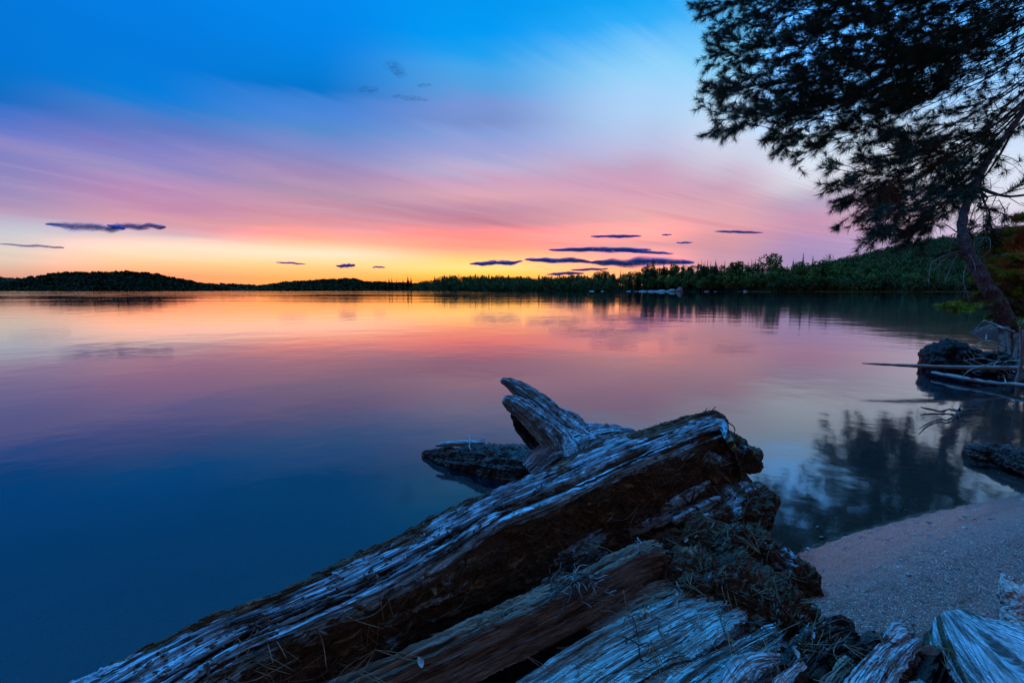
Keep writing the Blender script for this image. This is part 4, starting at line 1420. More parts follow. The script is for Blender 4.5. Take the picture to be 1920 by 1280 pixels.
def build_log_end():
    # weathered log end lower right: grain runs from the knob towards the viewer's right
    L = [(1757, 1158, .115), (1763, 1192, .105), (1785, 1238, .092), (1812, 1290, .08), (1860, 1365, .065)]
    M = [(1776, 1146, .135), (1815, 1190, .14), (1858, 1236, .14), (1910, 1290, .135), (1990, 1370, .125)]
    R = [(1800, 1148, .125), (1850, 1164, .130), (1905, 1180, .13), (1975, 1206, .125), (2080, 1250, .115)]
    prof = np.empty((5, 6, 3))
    for i in range(5):
        l, m, r = Z(L[i]), Z(M[i]), Z(R[i])
        prof[i, 0], prof[i, 1], prof[i, 2], = l, m, r
        prof[i, 3] = r + np.array((0.02, 0.03, -0.06))
        prof[i, 4] = 0.5 * (l + r)
        prof[i, 4, 2] = 0.01
        prof[i, 5] = l + np.array((-0.003, 0.01, -0.05))
    V, u, v = loft(prof, 260, 360)
    N, s = grid_normals(V, V.mean(1, keepdims=True))
    t = np.linspace(0, 1, 260)[:, None] * np.ones((1, 360))
    swirl = v + 0.03 * np.sin(u * 9)
    d = 0.0055 * fbm(np.stack([u * 4, swirl * 34, u * 0], -1), 3, seed=81) + 0.0030 * ridged(np.stack([u * 2.5, swirl * 120, u * 0], -1), 3, 0.55, 82) + 0.0014 * fbm(np.stack([u * 9, swirl * 320, u * 0], -1), 2, seed=83)
    d -= 0.012 * sstep(fbm(np.stack([u * 3, swirl * 26, u * 0 + 5], -1), 2, seed=84), 0.16, 0.32)
    V = V + N * (d * sstep(t, -0.02, 0.08))[..., None]
    rot = 0.05 + 0.6 * sstep(fbm(np.stack([u * 4, swirl * 16, u * 0 + 7], -1), 3, seed=85), 0.02, 0.22)
    verts, faces, uv = close_grid(V, u, v)
    rr = np.concatenate([rot.ravel(), [0.1, 0.1]])
    tag(link('log_end', make_mesh('log_end', verts, faces, uv, {'rot': rr}, smooth=False), W_END), 'weathered rounded log end with black and white streaks in the lower right corner', 'log')


build_log_end()
rk = thing('gnarled_root', 'pinkish twisted root knob standing on the sand at the right edge', 'root', Z((1910, 1185, .08)))
from mathutils import Matrix
for pts, rad, sd in (([Z((1935, 1200, .07)), Z((1912, 1165, .085)), Z((1908, 1130, .11)), Z((1888, 1104, .125)), Z((1880, 1098, .128))], [.03, .022, .019, .014, .008], 91),
                     ([Z((1902, 1118, .115)), Z((1890, 1092, .13)), Z((1893, 1079, .14))], [.014, .009, .005], 92),
                     ([Z((1912, 1140, .10)), Z((1935, 1110, .12)), Z((1960, 1098, .13))], [.016, .012, .010], 93)):
    o = lump('root_branch', W_PINK, rk, 0.1, 0.5, points=pts[::-1], radii=rad[::-1], nu=110, nv=70, amp=0.006, freq=45, grain_amp=0.0015, ridge_amp=0.0015, seed=sd)
    o.matrix_parent_inverse = Matrix.Translation(-rk.location)


# ------------------------------------------------------------------ pronged root behind the log, low log in the water
def D_(px, py, y):
    return at_depth(px, py, y)


pr = thing('driftwood_root', 'pale two pronged driftwood root rising behind the big log', 'root', (0.2, 1.4, 0.0))


def child(o, p):
    o.parent = p
    o.matrix_parent_inverse = Matrix.Translation(-p.location)
    return o


child(lump('prong', W_LOG, None, 0.18, 0.6, points=[D_(939, 711, 1.38), D_(962, 723, 1.38), D_(1000, 748, 1.38), D_(1050, 788, 1.37), D_(1110, 836, 1.34), D_(1150, 880, 1.3)],
           radii=[.007, .016, .026, .038, .05, .05], nu=300, nv=150, flat=(0.85, 0.75), amp=0.012, freq=18, grain_amp=0.005, ridge_amp=0.006, seed=101), pr)
child(lump('prong', W_LOG, None, 0.10, 0.6, points=[D_(943, 747, 1.33), D_(968, 760, 1.33), D_(1010, 792, 1.32), D_(1052, 832, 1.31), D_(1085, 880, 1.28)],
           radii=[.010, .022, .036, .05, .06], nu=300, nv=160, flat=(0.9, 0.72), amp=0.013, freq=16, grain_amp=0.005, ridge_amp=0.007, seed=102), pr)
child(lump('root_body', W_LOG, None, 0.15, 0.6, points=[D_(1196, 816, 1.36), D_(1150, 822, 1.36), D_(1100, 836, 1.34), D_(1050, 862, 1.31), D_(1010, 900, 1.3)],
           radii=[.01, .03, .05, .06, .05], nu=260, nv=150, amp=0.012, freq=16, grain_amp=0.004, ridge_amp=0.006, seed=103), pr)
child(lump('dark_underside', W_WET, None, 0.7, 0.5, points=[D_(960, 772, 1.36), D_(980, 794, 1.36), D_(1008, 820, 1.36), D_(1040, 848, 1.34), D_(1060, 880, 1.32)],
           radii=[.006, .026, .034, .04, .04], nu=200, nv=120, flat=(0.8, 0.8), amp=0.012, freq=20, grain_amp=0.003, ridge_amp=0.004, seed=104), pr)

ll = thing('half_sunken_log', 'dark half sunken log lying in the water left of the pronged root', 'log', (-0.1, 1.7, 0.0))
child(lump('trunk', W_WET, None, 0.6, 0.6, points=[Z((791, 850, .004)), Z((815, 853, .012)), Z((860, 862, .012)), Z((925, 872, .014)), Z((985, 880, .018)), Z((1075, 892, .02))],
           radii=[.004, .022, .050, .074, .088, .084], nu=340, nv=180, flat=(0.95, 0.85), amp=0.016, freq=14, grain_amp=0.005, ridge_amp=0.005, seed=111), ll)
child(lump('bark_curl', W_LOG, None, 0.1, 0.4, points=[Z((816, 835, .055)), Z((840, 832, .062)), Z((880, 831, .066)), Z((909, 830, .068))], radii=[.004, .009, .0115, .0125], nu=120, nv=50, amp=0.002, freq=50, grain_amp=0.001, seed=112), ll)
child(lump('twig', W_PALE, None, 0.2, 0.2, points=[Z((877, 812, .10)), Z((882, 826, .085)), Z((880, 838, .07)), Z((890, 852, .055))], radii=[.0012, .0022, .002, .0012], nu=40, nv=10, amp=0.0003, freq=50, grain_amp=0.0, seed=113), ll)

# ------------------------------------------------------------------ leaning pine on the right bank
def mat_needles(name, a, b, scale=2.5):
    m, t = new_mat(name)
    n = t.noise(world_pos(t), scale, 3.0, 0.6)
    col = t.mix(t.mapr(n, 0.35, 0.65), a, b)
    finish(t, col, 0.6, spec=0.25)
    return m


NEEDLE = mat_needles('pine_needles', (0.020, 0.036, 0.022), (0.045, 0.075, 0.038))
DEADNEEDLE = mat_needles('dead_pine_needles', (0.085, 0.038, 0.022), (0.15, 0.065, 0.032))
FIRGREEN = mat_needles('fir_needles', (0.07, 0.07, 0.025), (0.14, 0.12, 0.04), 4.0)
FIRTIP = mat_needles('fresh_fir_tips', (0.20, 0.34, 0.04), (0.30, 0.42, 0.06), 4.0)
FIRRED = mat_needles('rusty_fir_needles', (0.34, 0.11, 0.035), (0.46, 0.18, 0.05), 4.0)


def mat_bark():
    m, t = new_mat('scaly_pine_bark')
    pos = obj_coords(t)
    vo = t.n('ShaderNodeTexVoronoi', feature='DISTANCE_TO_EDGE')
    t.put(vo.inputs['Vector'], t.vmath('MULTIPLY', pos, (1, 1, 0.45)))
    vo.inputs['Scale'].default_value = 48.0
    n = t.noise(pos, 9.0, 5.0, 0.65)
    n2 = t.noise(pos, 60.0, 4.0, 0.65)
    col = t.mix(t.mapr(n, 0.35, 0.65), (0.085, 0.062, 0.058), (0.20, 0.165, 0.17))
    col = t.mix(t.mapr(vo.outputs['Distance'], 0.0, 0.10, 0.7, 0.0), col, (0.035, 0.026, 0.022))
    col = t.mix(t.mapr(n2, 0.5, 0.66, 0.0, 0.6), col, (0.05, 0.037, 0.032))
    h = t.math('ADD', t.mapr(vo.outputs['Distance'], 0.0, 0.1), t.math('MULTIPLY', n2, 0.8))
    finish(t, col, 0.85, h, 0.014, 1.0, 0.2)
    return m


BARK = mat_bark()
LIMBWOOD = flat_mat('dark_limb_bark', (0.055, 0.045, 0.042), nz=14)
GREYTWIG = flat_mat('bleached_twig', (0.20, 0.18, 0.17), nz=22, var=0.35)


def tufts(P, Dv, length, n, rng, wid=0.0028, spread=(0.25, 1.25)):
    """needle bunches at P pointing along Dv -> triangles"""
    m = len(P)
    P = np.repeat(P, n, 0)
    Dv = np.repeat(Dv, n, 0)
    k = len(P)
    r = rng.normal(size=(k, 3))
    r -= Dv * (r * Dv).sum(1)[:, None]
    r /= np.maximum(np.linalg.norm(r, axis=1), 1e-9)[:, None]
    a = rng.uniform(spread[0], spread[1], k)[:, None]
    d = Dv * np.cos(a) + r * np.sin(a)
    L = (length * rng.uniform(0.65, 1.15, k))[:, None]
    B = P - Dv * (rng.uniform(0, 0.8, k)[:, None] * length * 0.55)
    w = np.cross(d, rng.normal(size=(k, 3)))
    w /= np.maximum(np.linalg.norm(w, axis=1), 1e-9)[:, None]
    w *= wid
    tip = B + d * L
    tip[:, 2] -= 0.10 * L[:, 0]
    V = np.stack([B - w, B + w, tip], 1).reshape(-1, 3)
    return V, np.arange(3 * k).reshape(-1, 3)


PT = [(1960, 720, 5.5), (1915, 655, 5.55), (1878, 585, 5.65), (1843, 522, 5.8), (1812, 465, 6.0), (1804, 418, 6.2), (1820, 362, 6.45), (1850, 308, 6.8), (1892, 245, 7.2),
      (1955, 165, 7.6), (2035, 55, 8.0), (2120, -85, 8.3), (2200, -260, 8.5), (2265, -460, 8.6)]
PR = [.13, .105, .085, .070, .058, .048, .040, .033, .030, .028, .026, .024, .02, .012]
PINE_PATH = np.array([at_depth(*p) for p in PT])


def build_pine():
    rng = np.random.default_rng(77)
    base = np.array((PINE_PATH[0][0], PINE_PATH[0][1], 0.0))
    root = thing('pine_tree', 'large dark pine leaning out over the water from the right bank', 'tree', base)
    V, f, uv = tube(PINE_PATH, PR, 28, 260, noise=0.022, nscale=9.0, seed=3)
    child(link('trunk', make_mesh('trunk', V, f, uv), BARK), root)
    # (tip px, tip py, density, first foliage position, dead share)
    tips = [(1312, 10, 1.0, .42, 0), (1330, 42, 1.0, .45, 0), (1345, 88, 1.0, .45, 0), (1332, 112, 1.0, .5, 0), (1316, 178, 1.0, .5, 0), (1352, 165, 1.0, .45, 0), (1328, 226, 1.0, .5, 0), (1372, 228, 1.0, .45, 0),
            (1420, 245, 1.0, .45, 0), (1462, 262, 1.0, .5, 0), (1502, 276, 1.0, .5, .02), (1430, 190, 1.2, .35, 0), (1400, 130, 1.2, .4, 0), (1440, 90, 1.2, .35, 0), (1420, 40, 1.2, .35, 0), (1390, 10, 1.2, .35, 0), (1480, 150, 1.2, .35, 0), (1500, 60, 1.2, .3, 0),
            (1520, 200, 1.1, .4, .05), (1558, 326, 1.0, .5, .12), (1572, 352, 1.0, .5, .3), (1588, 380, 1.0, .5, .3), (1612, 412, 1.0, .5, .15), (1655, 440, 1.0, .5, .1), (1700, 438, 1.0, .45, .05), (1640, 395, 1.1, .4, .2), (1620, 345, 1.1, .4, .35), (1690, 380, 1.0, .4, .1), (1745, 418, .8, .4, .05),
            (1600, 270, 1.0, .4, .1), (1640, 225, .9, .4, .35), (1620, 160, .9, .45, .05), (1680, 290, .9, .4, .1), (1580, 120, 1.0, .4, 0), (1570, 30, 1.1, .3, 0), (1650, 20, 1.0, .35, 0), (1700, 180, .6, .45, .1), (1730, 110, .5, .5, .05), (1760, 250, .6, .4, .15), (1790, 340, .6, .4, .1), (1725, 330, .8, .4, .15),
            (1540, -30, 1.1, .3, 0), (1450, -50, 1.1, .3, 0), (1350, -60, 1.0, .35, 0), (1650, -70, 1.0, .35, 0), (1760, -60, .8, .4, 0), (1830, 60, .4, .5, 0), (1850, 200, .4, .5, .1), (1880, -60, .6, .4, 0), (1400, -130, 1.0, .3, 0), (1600, -160, 1.0, .3, 0), (1290, -120, 1.0, .4, 0),
            (1870, 395, .8, .3, 0), (1850, 430, .8, .3, 0), (1930, 330, .8, .4, 0), (2040, 330, .8, .4, 0), (2150, 200, .8, .4, 0)]
    for k, (tx, ty, dens, f0, dead) in enumerate(tips):
        if tx < 1520:
            tx += 24
        elif tx < 1670 and ty > 255:
            tx += 30
            dens *= 1.1
        elif tx > 1660 and ty < 340:
            dens *= 0.6
            f0 += 0.12
        # where the limb leaves the trunk
        tt = float(np.clip(np.interp(ty, [-160, 0, 100, 200, 300, 400, 440], [0.985, 0.955, 0.92, 0.87, 0.78, 0.66, 0.58]) + rng.uniform(-0.03, 0.03), 0.36, 0.97))
        if tx > 1840 and ty > 300:
            tt = rng.uniform(0.42, 0.55)
        S = catmull(PINE_PATH, np.array([tt]))[0]
        T = at_depth(tx, ty, S[1] - rng.uniform(-0.9, 1.3))
        Ln = np.linalg.norm(T - S)
        M1 = S * 0.68 + T * 0.32 + np.array((0, rng.normal(0, .12), -0.085 * Ln + rng.normal(0, 0.03)))
        M2 = S * 0.34 + T * 0.66 + np.array((0, rng.normal(0, .12), -0.065 * Ln + rng.normal(0, 0.03)))
        r0 = min(0.012 + 0.0075 * Ln, float(np.interp(tt, np.linspace(0, 1, len(PR)), PR)) * 0.72)
        wood = Soup()
        path = np.array([S, M1, M2, T])
        wood.add(*tube(path, [r0, r0 * 0.62, r0 * 0.32, 0.004], 8, 30, noise=0.004, nscale=12, seed=k))
        tp, td, tdead = [], [], []
        n_tw = int(max(5, Ln * (1 - 0.25) * 8.8 * (0.55 + 0.45 * dens)))
        for j in range(n_tw):
            s = 0.2 + 0.8 * (j + rng.uniform(0, 1)) / n_tw
            p = catmull(path, np.array([s]))[0]
            q = catmull(path, np.array([min(1, s + 0.02)]))[0]
            fwd = q - p
            if np.linalg.norm(fwd) < 1e-6:
                fwd = T - M2
            fwd /= np.linalg.norm(fwd)
            side = rng.normal(size=3)
            side -= fwd * side.dot(fwd)
            side /= np.linalg.norm(side)
            side[2] *= 0.75
            ang = rng.uniform(0.35, 0.95)
            d = fwd * math.cos(ang) + side * math.sin(ang)
            L = rng.uniform(0.28, 0.62) * (1.0 - 0.55 * s) * 1.35 + 0.08
            e = p + d * L + fwd * L * 0.25 + np.array((0, 0, 0.04 * L))
            mid = p + d * L * 0.55
            bare = s < f0
            wood.add(*tube([p, mid, e], [0.0055, 0.004, 0.002], 4, 6))
            for b in range(3 if not bare else 4):
                u = rng.uniform(0.25, 0.95)
                pp = p + (e - p) * u
                dd = d + rng.normal(0, 0.55, 3)
                dd /= np.linalg.norm(dd)
                ee = pp + dd * rng.uniform(0.1, 0.26)
                wood.add(*tube([pp, ee], [0.0028, 0.0012], 3, 3))
                if (not bare or rng.random() < 0.22) and rng.random() < dens:
                    tp.append(ee)
                    td.append(dd)
                    if not bare:
                        tp.append(pp * 0.4 + ee * 0.6)
                        td.append(dd)
            if not bare or rng.random() < 0.3:
                v = e - mid
                v /= np.linalg.norm(v)
                for u in (1.0, 0.72, 0.45)[:3 if not bare else 1]:
                    if rng.random() < dens:
                        tp.append(mid + (e - mid) * u if u < 1 else e)
                        td.append(v)
        v = T - M2
        v /= np.linalg.norm(v)
        for u in np.linspace(0.7, 1, 7):
            tp.append(catmull(path, np.array([u]))[0])
            td.append(v)
        limb = child(link('limb', wood.mesh('limb'), LIMBWOOD), root)
        tp, td = np.array(tp), np.array(td)
        td[:, 2] += 0.18
        td /= np.linalg.norm(td, axis=1)[:, None]
        dm = rng.random(len(tp)) < dead
        if dead > 0.12:          # whole sprays die together
            c = tp[rng.integers(len(tp))]
            dm = np.linalg.norm(tp - c, axis=1) < 0.55
        s = Soup()
        V, f = tufts(tp[~dm], td[~dm], 0.125, 42, rng, 0.0027)
        s.add(V, f, m=0)
        if dm.any():
            V, f = tufts(tp[dm], td[dm], 0.12, 30, rng)
            s.add(V, f, m=1)
        nd = link('needles', s.mesh('needles', False), [NEEDLE, DEADNEEDLE])
        nd.parent = limb
    # dead bare twigs hanging from the lower trunk
    for (a, pts) in (((1802, 470, 6.0), [(1775, 478), (1748, 492), (1742, 520), (1740, 530)]), ((1800, 476, 6.0), [(1776, 482), (1758, 500), (1748, 508)]),
                     ((1796, 478, 6.0), [(1786, 492), (1778, 512), (1772, 530)]), ((1802, 452, 6.05), [(1790, 446), (1784, 456)]), ((1812, 500, 5.9), [(1806, 520), (1812, 548)]),
                     ((1800, 440, 6.1), [(1778, 424), (1764, 418), (1740, 424)]), ((1818, 470, 6.0), [(1824, 455), (1838, 446), (1856, 448), (1856, 474)]),
                     ((1822, 490, 5.95), [(1818, 478), (1826, 492), (1830, 508)]), ((1812, 432, 6.1), [(1840, 424), (1880, 424), (1930, 412)]), ((1840, 425, 6.1), [(1866, 410), (1886, 392), (1894, 380)]),
                     ((1884, 394, 6.1), [(1878, 384), (1872, 372)]), ((1884, 394, 6.1), [(1884, 410), (1882, 432)])):
        P = [at_depth(*a)] + [at_depth(x, y, a[2] - 0.1 * (i + 1)) for i, (x, y) in enumerate(pts)]
        s = Soup()
        s.add(*tube(P, [0.007, 0.0045, 0.002], 5, 14, noise=0.002, nscale=20))
        for i in range(6):
            t = rng.uniform(0.3, 1)
            p = catmull(np.array(P), np.array([t]))[0]
            d = rng.normal(0, 1, 3)
            d[2] -= 0.8
            d /= np.linalg.norm(d)
            s.add(*tube([p, p + d * 0.08, p + d * rng.uniform(0.12, 0.3) + (0, 0, -0.05)], [0.003, 0.002, 0.001], 3, 5))
        child(link('dead_twig', s.mesh('dead_twig'), LIMBWOOD if a[0] > 1830 or a[1] < 440 else GREYTWIG), root)


build_pine()


# ------------------------------------------------------------------ young fir beside the trunk
def build_fir():
    rng = np.random.default_rng(5)
    base = np.array((6.35, 6.2, 0.55))
    root = thing('young_fir', 'young fir with rusty and fresh green tips growing beside the leaning pine trunk', 'tree', base)
    V, f, uv = tube([base - (0, 0, .2), base + (-0.02, 0, .8), base + (0.02, 0, 1.6)], [0.035, 0.025, 0.008], 8, 20)
    child(link('trunk', make_mesh('trunk', V, f, uv), LIMBWOOD), root)
    boughs = [((1905, 600), (1778, 572), 5.6), ((1915, 590), (1800, 578), 5.5), ((1940, 560), (1842, 552), 5.9), ((1950, 540), (1846, 522), 6.1), ((1950, 520), (1850, 505), 6.1), ((1960, 500), (1868, 490), 6.2), ((1960, 480), (1874, 468), 6.3),
              ((1965, 465), (1884, 450), 6.3), ((1970, 450), (1900, 432), 6.3), ((1960, 590), (1880, 590), 5.8), ((1965, 545), (1890, 548), 5.9), ((1970, 520), (1905, 512), 5.8), ((1975, 490), (1910, 480), 5.9), ((1960, 570), (1870, 566), 6.0), ((1985, 430), (1925, 405), 6.3), ((1940, 610), (1895, 605), 5.6)]
    for k, (a, b, y) in enumerate(boughs):
        A, B = at_depth(a[0], a[1], y + 0.3), at_depth(b[0], b[1], y)
        A = 0.5 * A + 0.5 * (base + (0, 0, max(0.1, A[2] - base[2] + 0.1)))
        M = 0.5 * (A + B) + (0, 0, 0.05)
        s = Soup()
        s.add(*tube([A, M, B], [0.010, 0.006, 0.002], 5, 10))
        P, D = [], []
        for j in range(85):
            u = rng.uniform(0.25, 1)
            p = catmull(np.array([A, M, B]), np.array([u]))[0]
            d = (B - A) / np.linalg.norm(B - A)
            sd = np.cross(d, (0, 0, 1)) * rng.choice((-1, 1)) + rng.normal(0, .25, 3)
            dd = d * 0.75 + sd * 0.8
            dd /= np.linalg.norm(dd)
            L = rng.uniform(0.08, 0.28) * (1.25 - u * 0.7)
            e = p + dd * L - (0, 0, 0.15 * L)
            s.add(*tube([p, e], [0.003, 0.001], 3, 3))
            for q in np.linspace(0.1, 1, 6):
                P.append(p + (e - p) * q)
                D.append(dd)
        bo = child(link('bough', s.mesh('bough'), LIMBWOOD), root)
        P, D = np.array(P), np.array(D)
        tip = np.linalg.norm(P - B, axis=1) < np.linalg.norm(B - A) * 0.16
        fresh = tip & (rng.random(len(P)) < 0.8)
        n = Soup()
        red = k in (3, 5, 6, 7, 8, 11, 12, 13, 14, 4)
        V, f = tufts(P[~fresh], D[~fresh], 0.045, 18, rng, 0.0030, (0.6, 1.4))
        n.add(V, f, m=1 if red else 0)
        if fresh.any():
            V, f = tufts(P[fresh], D[fresh], 0.045, 26, rng, 0.0035, (0.4, 1.3))
            n.add(V, f, m=2)
        nd = link('needles', n.mesh('needles', False), [FIRGREEN, FIRRED, FIRTIP])
        nd.parent = bo


build_fir()


# ------------------------------------------------------------------ bank, boulder, poles, snags
def build_right_things():
    rng = np.random.default_rng(15)
    # dark wet boulder
    nu, nv = 90, 140
    v = np.linspace(0.0, np.pi, nu)
    u = np.linspace(0, 2 * np.pi, nv, endpoint=False)
    VV, UU = np.meshgrid(v, u, indexing='ij')
    P = np.stack([np.sin(VV) * np.cos(UU), np.sin(VV) * np.sin(UU), np.cos(VV)], -1)
    Q = P * np.array((0.145, 0.16, 0.175))
    k = 1 + 0.30 * fbm(P * 1.6 + 3, 4, 0.55, seed=3) + 0.05 * ridged(np.stack([P[..., 0] * 1.5, P[..., 1] * 1.5, P[..., 2] * 6 + P[..., 0] * 2], -1), 3, 0.55, 4)
    Q = Q * k[..., None]
    m, t = new_mat('wet_dark_stone')
    n = t.noise(obj_coords(t), 14.0, 6.0, 0.65, 0.4)
    n2 = t.noise(obj_coords(t), 90.0, 4.0, 0.6)
    col = t.ramp(n, [(0.35, (0.006, 0.006, 0.006)), (0.56, (0.008, 0.0075, 0.0075)), (0.76, (0.045, 0.045, 0.048))])
    finish(t, col, t.mapr(n, 0.3, 0.7, 0.3, 0.5), t.math('MULTIPLY_ADD', n2, 0.4, n), 0.02, 1.0, 0.10)
    WETSTONE = m
    c = at_z(1800, 702, 0.0)
    tag(link('boulder', make_mesh('boulder', Q.reshape(-1, 3), grid_faces(nu, nv, True)), WETSTONE, loc=(c[0] + 0.03, c[1] + 0.16, 0.05)), 'dark wet boulder standing in the water by the right bank', 'boulder')
    Q2 = P * np.array((0.22, 0.16, 0.12)) * (1 + 0.45 * fbm(P * 2.0 + 9, 4, 0.55, seed=8))[..., None]
    c2 = at_z(1868, 704, 0.0)
    tag(link('boulder', make_mesh('boulder', Q2.reshape(-1, 3), grid_faces(nu, nv, True)), WETSTONE, loc=(c2[0], c2[1] + 0.15, 0.05)), 'low dark boulder joining the taller one to the bank', 'boulder')
    # floating pole
    s = Soup()
    s.add(*tube([at_depth(1616, 681, 3.35), at_depth(1700, 685, 3.3), at_depth(1800, 689, 3.28), at_depth(1882, 690, 3.35), at_depth(1990, 694, 3.6)], [0.004, 0.010, 0.014, 0.018, 0.02], 10, 60, noise=0.003, nscale=12))
    tag(link('pole', s.mesh('pole'), GREYTWIG), 'long thin straight pole jutting out over the water in front of the boulder', 'pole')
    s = Soup()
    s.add(*tube([at_z(1748, 698, .03), at_z(1790, 706, .03), at_z(1850, 716, .03), at_z(1930, 722, .05), at_z(2010, 726, .08)], [0.008, 0.013, 0.010, 0.010, 0.012], 12, 60, noise=0.008, nscale=16))
    tag(link('fallen_branch', s.mesh('fallen_branch'), GREYTWIG), 'thick low branch lying along the waterline just below the pole', 'branch')
    # forked branch on the water
    sc = lambda x, y: (1700 + x / 3.764, 560 + y / 3.764)
    DARK = flat_mat('black_wet_stick', (0.018, 0.015, 0.014), 0.6, nz=30)
    s = Soup()
    s.add(*tube([at_z(*sc(100, 765), .02), at_z(*sc(170, 780), .012), at_z(*sc(245, 795), .006), at_z(*sc(300, 780), .012), at_z(*sc(370, 792), .012), at_z(*sc(440, 782), .012), at_z(*sc(505, 778), .01)], [.003, .0045, .005, .0045, .007, .0055, .0015], 8, 50, noise=0.003, nscale=26))
    s.add(*tube([at_z(*sc(92, 915), .012), at_z(*sc(150, 880), .006), at_z(*sc(235, 850), .006), at_z(*sc(285, 856), .006), at_z(*sc(340, 825), .01), at_z(*sc(390, 796), .012)], [.002, .0036, .004, .004, .0045, .0055], 8, 50, noise=0.003, nscale=26, seed=4))
    s.add(*tube([at_z(*sc(360, 800), .01), at_z(*sc(362, 835), .0), at_z(*sc(366, 850), -.01)], [.008, .006, .003], 6, 10))
    s.add(*tube([at_z(*sc(370, 790), .01), at_z(*sc(372, 772), .03)], [.008, .003], 6, 6))
    tag(link('forked_branch', s.mesh('forked_branch'), DARK), 'black forked branch floating on the water below the pole', 'branch')
    # sunken log near the right edge
    lg = thing('wet_log', 'short wet driftwood log lying in the shallows at the right edge', 'log', at_z(1870, 865, 0))
    child(lump('trunk', W_WET, None, 0.35, 0.7, points=[at_z(1850, 850, .02), at_z(1872, 850, .028), at_z(1910, 862, .03), at_z(1960, 880, .03)], radii=[.026, .040, .042, .05], nu=140, nv=90, amp=0.018, freq=22, grain_amp=0.004, seed=141), lg)
    child(lump('broken_end', W_WET, None, 0.2, 0.7, points=[at_z(1815, 842, .008), at_z(1826, 846, .018), at_z(1842, 850, .02), at_z(1860, 856, .015)], radii=[.008, .024, .026, .016], nu=90, nv=70, amp=0.013, freq=30, grain_amp=0.004, ridge_amp=0.004, seed=143), lg)
    child(lump('splinter', W_PALE, None, 0.2, 0.4, points=[at_z(1808, 842, .006), at_z(1822, 843, .012)], radii=[.002, .004], nu=20, nv=10, amp=0.001, freq=40, grain_amp=0, seed=144), lg)
    # bleached fallen sapling with bare twigs
    sp = thing('fallen_sapling', 'bleached bare sapling with forking twigs fallen down the right bank', 'sapling', at_depth(1905, 650, 3.4))
    stems = [([(800, 200), (808, 300), (806, 440), (790, 540), (775, 590)], [.005, .008, .010, .011, .012]), ([(752, 605), (770, 690), (795, 750), (812, 800), (840, 850)], [.010, .013, .014, .014, .014])]
    twigs = [[(545, 155), (640, 190), (700, 215), (755, 235)], [(640, 200), (590, 215), (565, 255), (560, 290)], [(400, 435), (500, 420), (560, 425), (610, 440)], [(400, 438), (450, 430), (540, 470)],
             [(390, 550), (430, 515), (480, 490), (560, 470), (660, 442)], [(460, 520), (530, 505), (600, 497), (690, 490), (770, 520)], [(665, 480), (690, 450), (730, 437), (800, 440)], [(612, 650), (635, 595), (650, 560), (690, 540), (755, 552)],
             [(620, 742), (660, 710), (700, 680), (740, 650)], [(520, 690), (560, 660), (605, 648)], [(560, 380), (630, 368), (700, 358)], [(640, 425), (648, 370), (640, 330)], [(540, 460), (600, 480), (640, 440), (655, 425)], [(700, 800), (650, 760), (600, 735)], [(830, 760), (760, 750), (690, 735)],
             [(480, 330), (540, 300), (600, 300), (680, 330)], [(480, 240), (500, 200), (540, 160)], [(780, 160), (800, 190), (828, 165)], [(690, 500), (740, 560), (760, 610)], [(400, 560), (402, 590), (400, 612)], [(680, 500), (685, 540), (700, 590)], [(750, 550), (828, 580)], [(790, 410), (828, 432)]]
    for pts, rr in stems:
        V, f, uv = tube([at_depth(*sc(*p), 3.3) for p in pts], rr, 8, 30, noise=0.003, nscale=20)
        child(link('stem', make_mesh('stem', V, f, uv), GREYTWIG), sp)
    for i, pts in enumerate(twigs):
        y = 3.3 + rng.uniform(-0.25, 0.3)
        s = Soup()
        P = [at_depth(*sc(*p), y + 0.05 * j * rng.uniform(-1, 1)) for j, p in enumerate(pts)]
        s.add(*tube(P, [0.0016, 0.003, 0.0042] if i else [0.006, 0.008, 0.009], 5, 18, noise=0.0015, nscale=30))
        for j in range(3):
            t = rng.uniform(0.05, 0.6)
            p = catmull(np.array(P), np.array([t]))[0]
            d = rng.normal(0, 1, 3)
            d /= np.linalg.norm(d)
            s.add(*tube([p, p + d * 0.03, p + d * 0.03 + rng.normal(0, .02, 3)], [0.002, 0.0015, 0.0008], 3, 4))
        child(link('twig', s.mesh('twig'), GREYTWIG), sp)
    # exposed roots and needle litter on the bank under the pine
    ROOT = flat_mat('reddish_root', (0.10, 0.055, 0.042), nz=30)
    b = at_depth(1912, 640, 5.4)
    for i in range(9):
        x = 1880 + i * 11
        P = [at_depth(x + rng.uniform(-5, 5), 612 + rng.uniform(0, 20), 5.0), at_depth(x + rng.uniform(-14, 6), 660, 4.8), at_depth(x + rng.uniform(-22, 10), 694 + rng.uniform(0, 12), 4.4)]
        V, f, uv = tube(P, [0.03, 0.018, 0.006], 7, 24, noise=0.012, nscale=12, seed=i)
        tag(link('hanging_root', make_mesh('hanging_root', V, f, uv), ROOT), 'reddish brown root hanging down the earth bank under the leaning pine', 'root', 'roots on the bank under the pine')


build_right_things()

# ------------------------------------------------------------------ litter caught on the driftwood
from mathutils import Vector, Quaternion
bpy.context.view_layer.update()
DG = bpy.context.evaluated_depsgraph_get()


def hit(px, py):
    d = ray(px, py)
    ok, loc, nor, idx, ob, mw = SC.ray_cast(DG, Vector((0, 0, CAM_H)), Vector(d).normalized(), distance=6.0)
    if not ok:
        return None
    n = nor.normalized()
    if n.dot(Vector(d)) > 0:
        n = -n
    return np.array(loc), np.array(n), ob


def owner(ob):
    while ob.parent:
        ob = ob.parent
    return ob.name.split('.')[0]


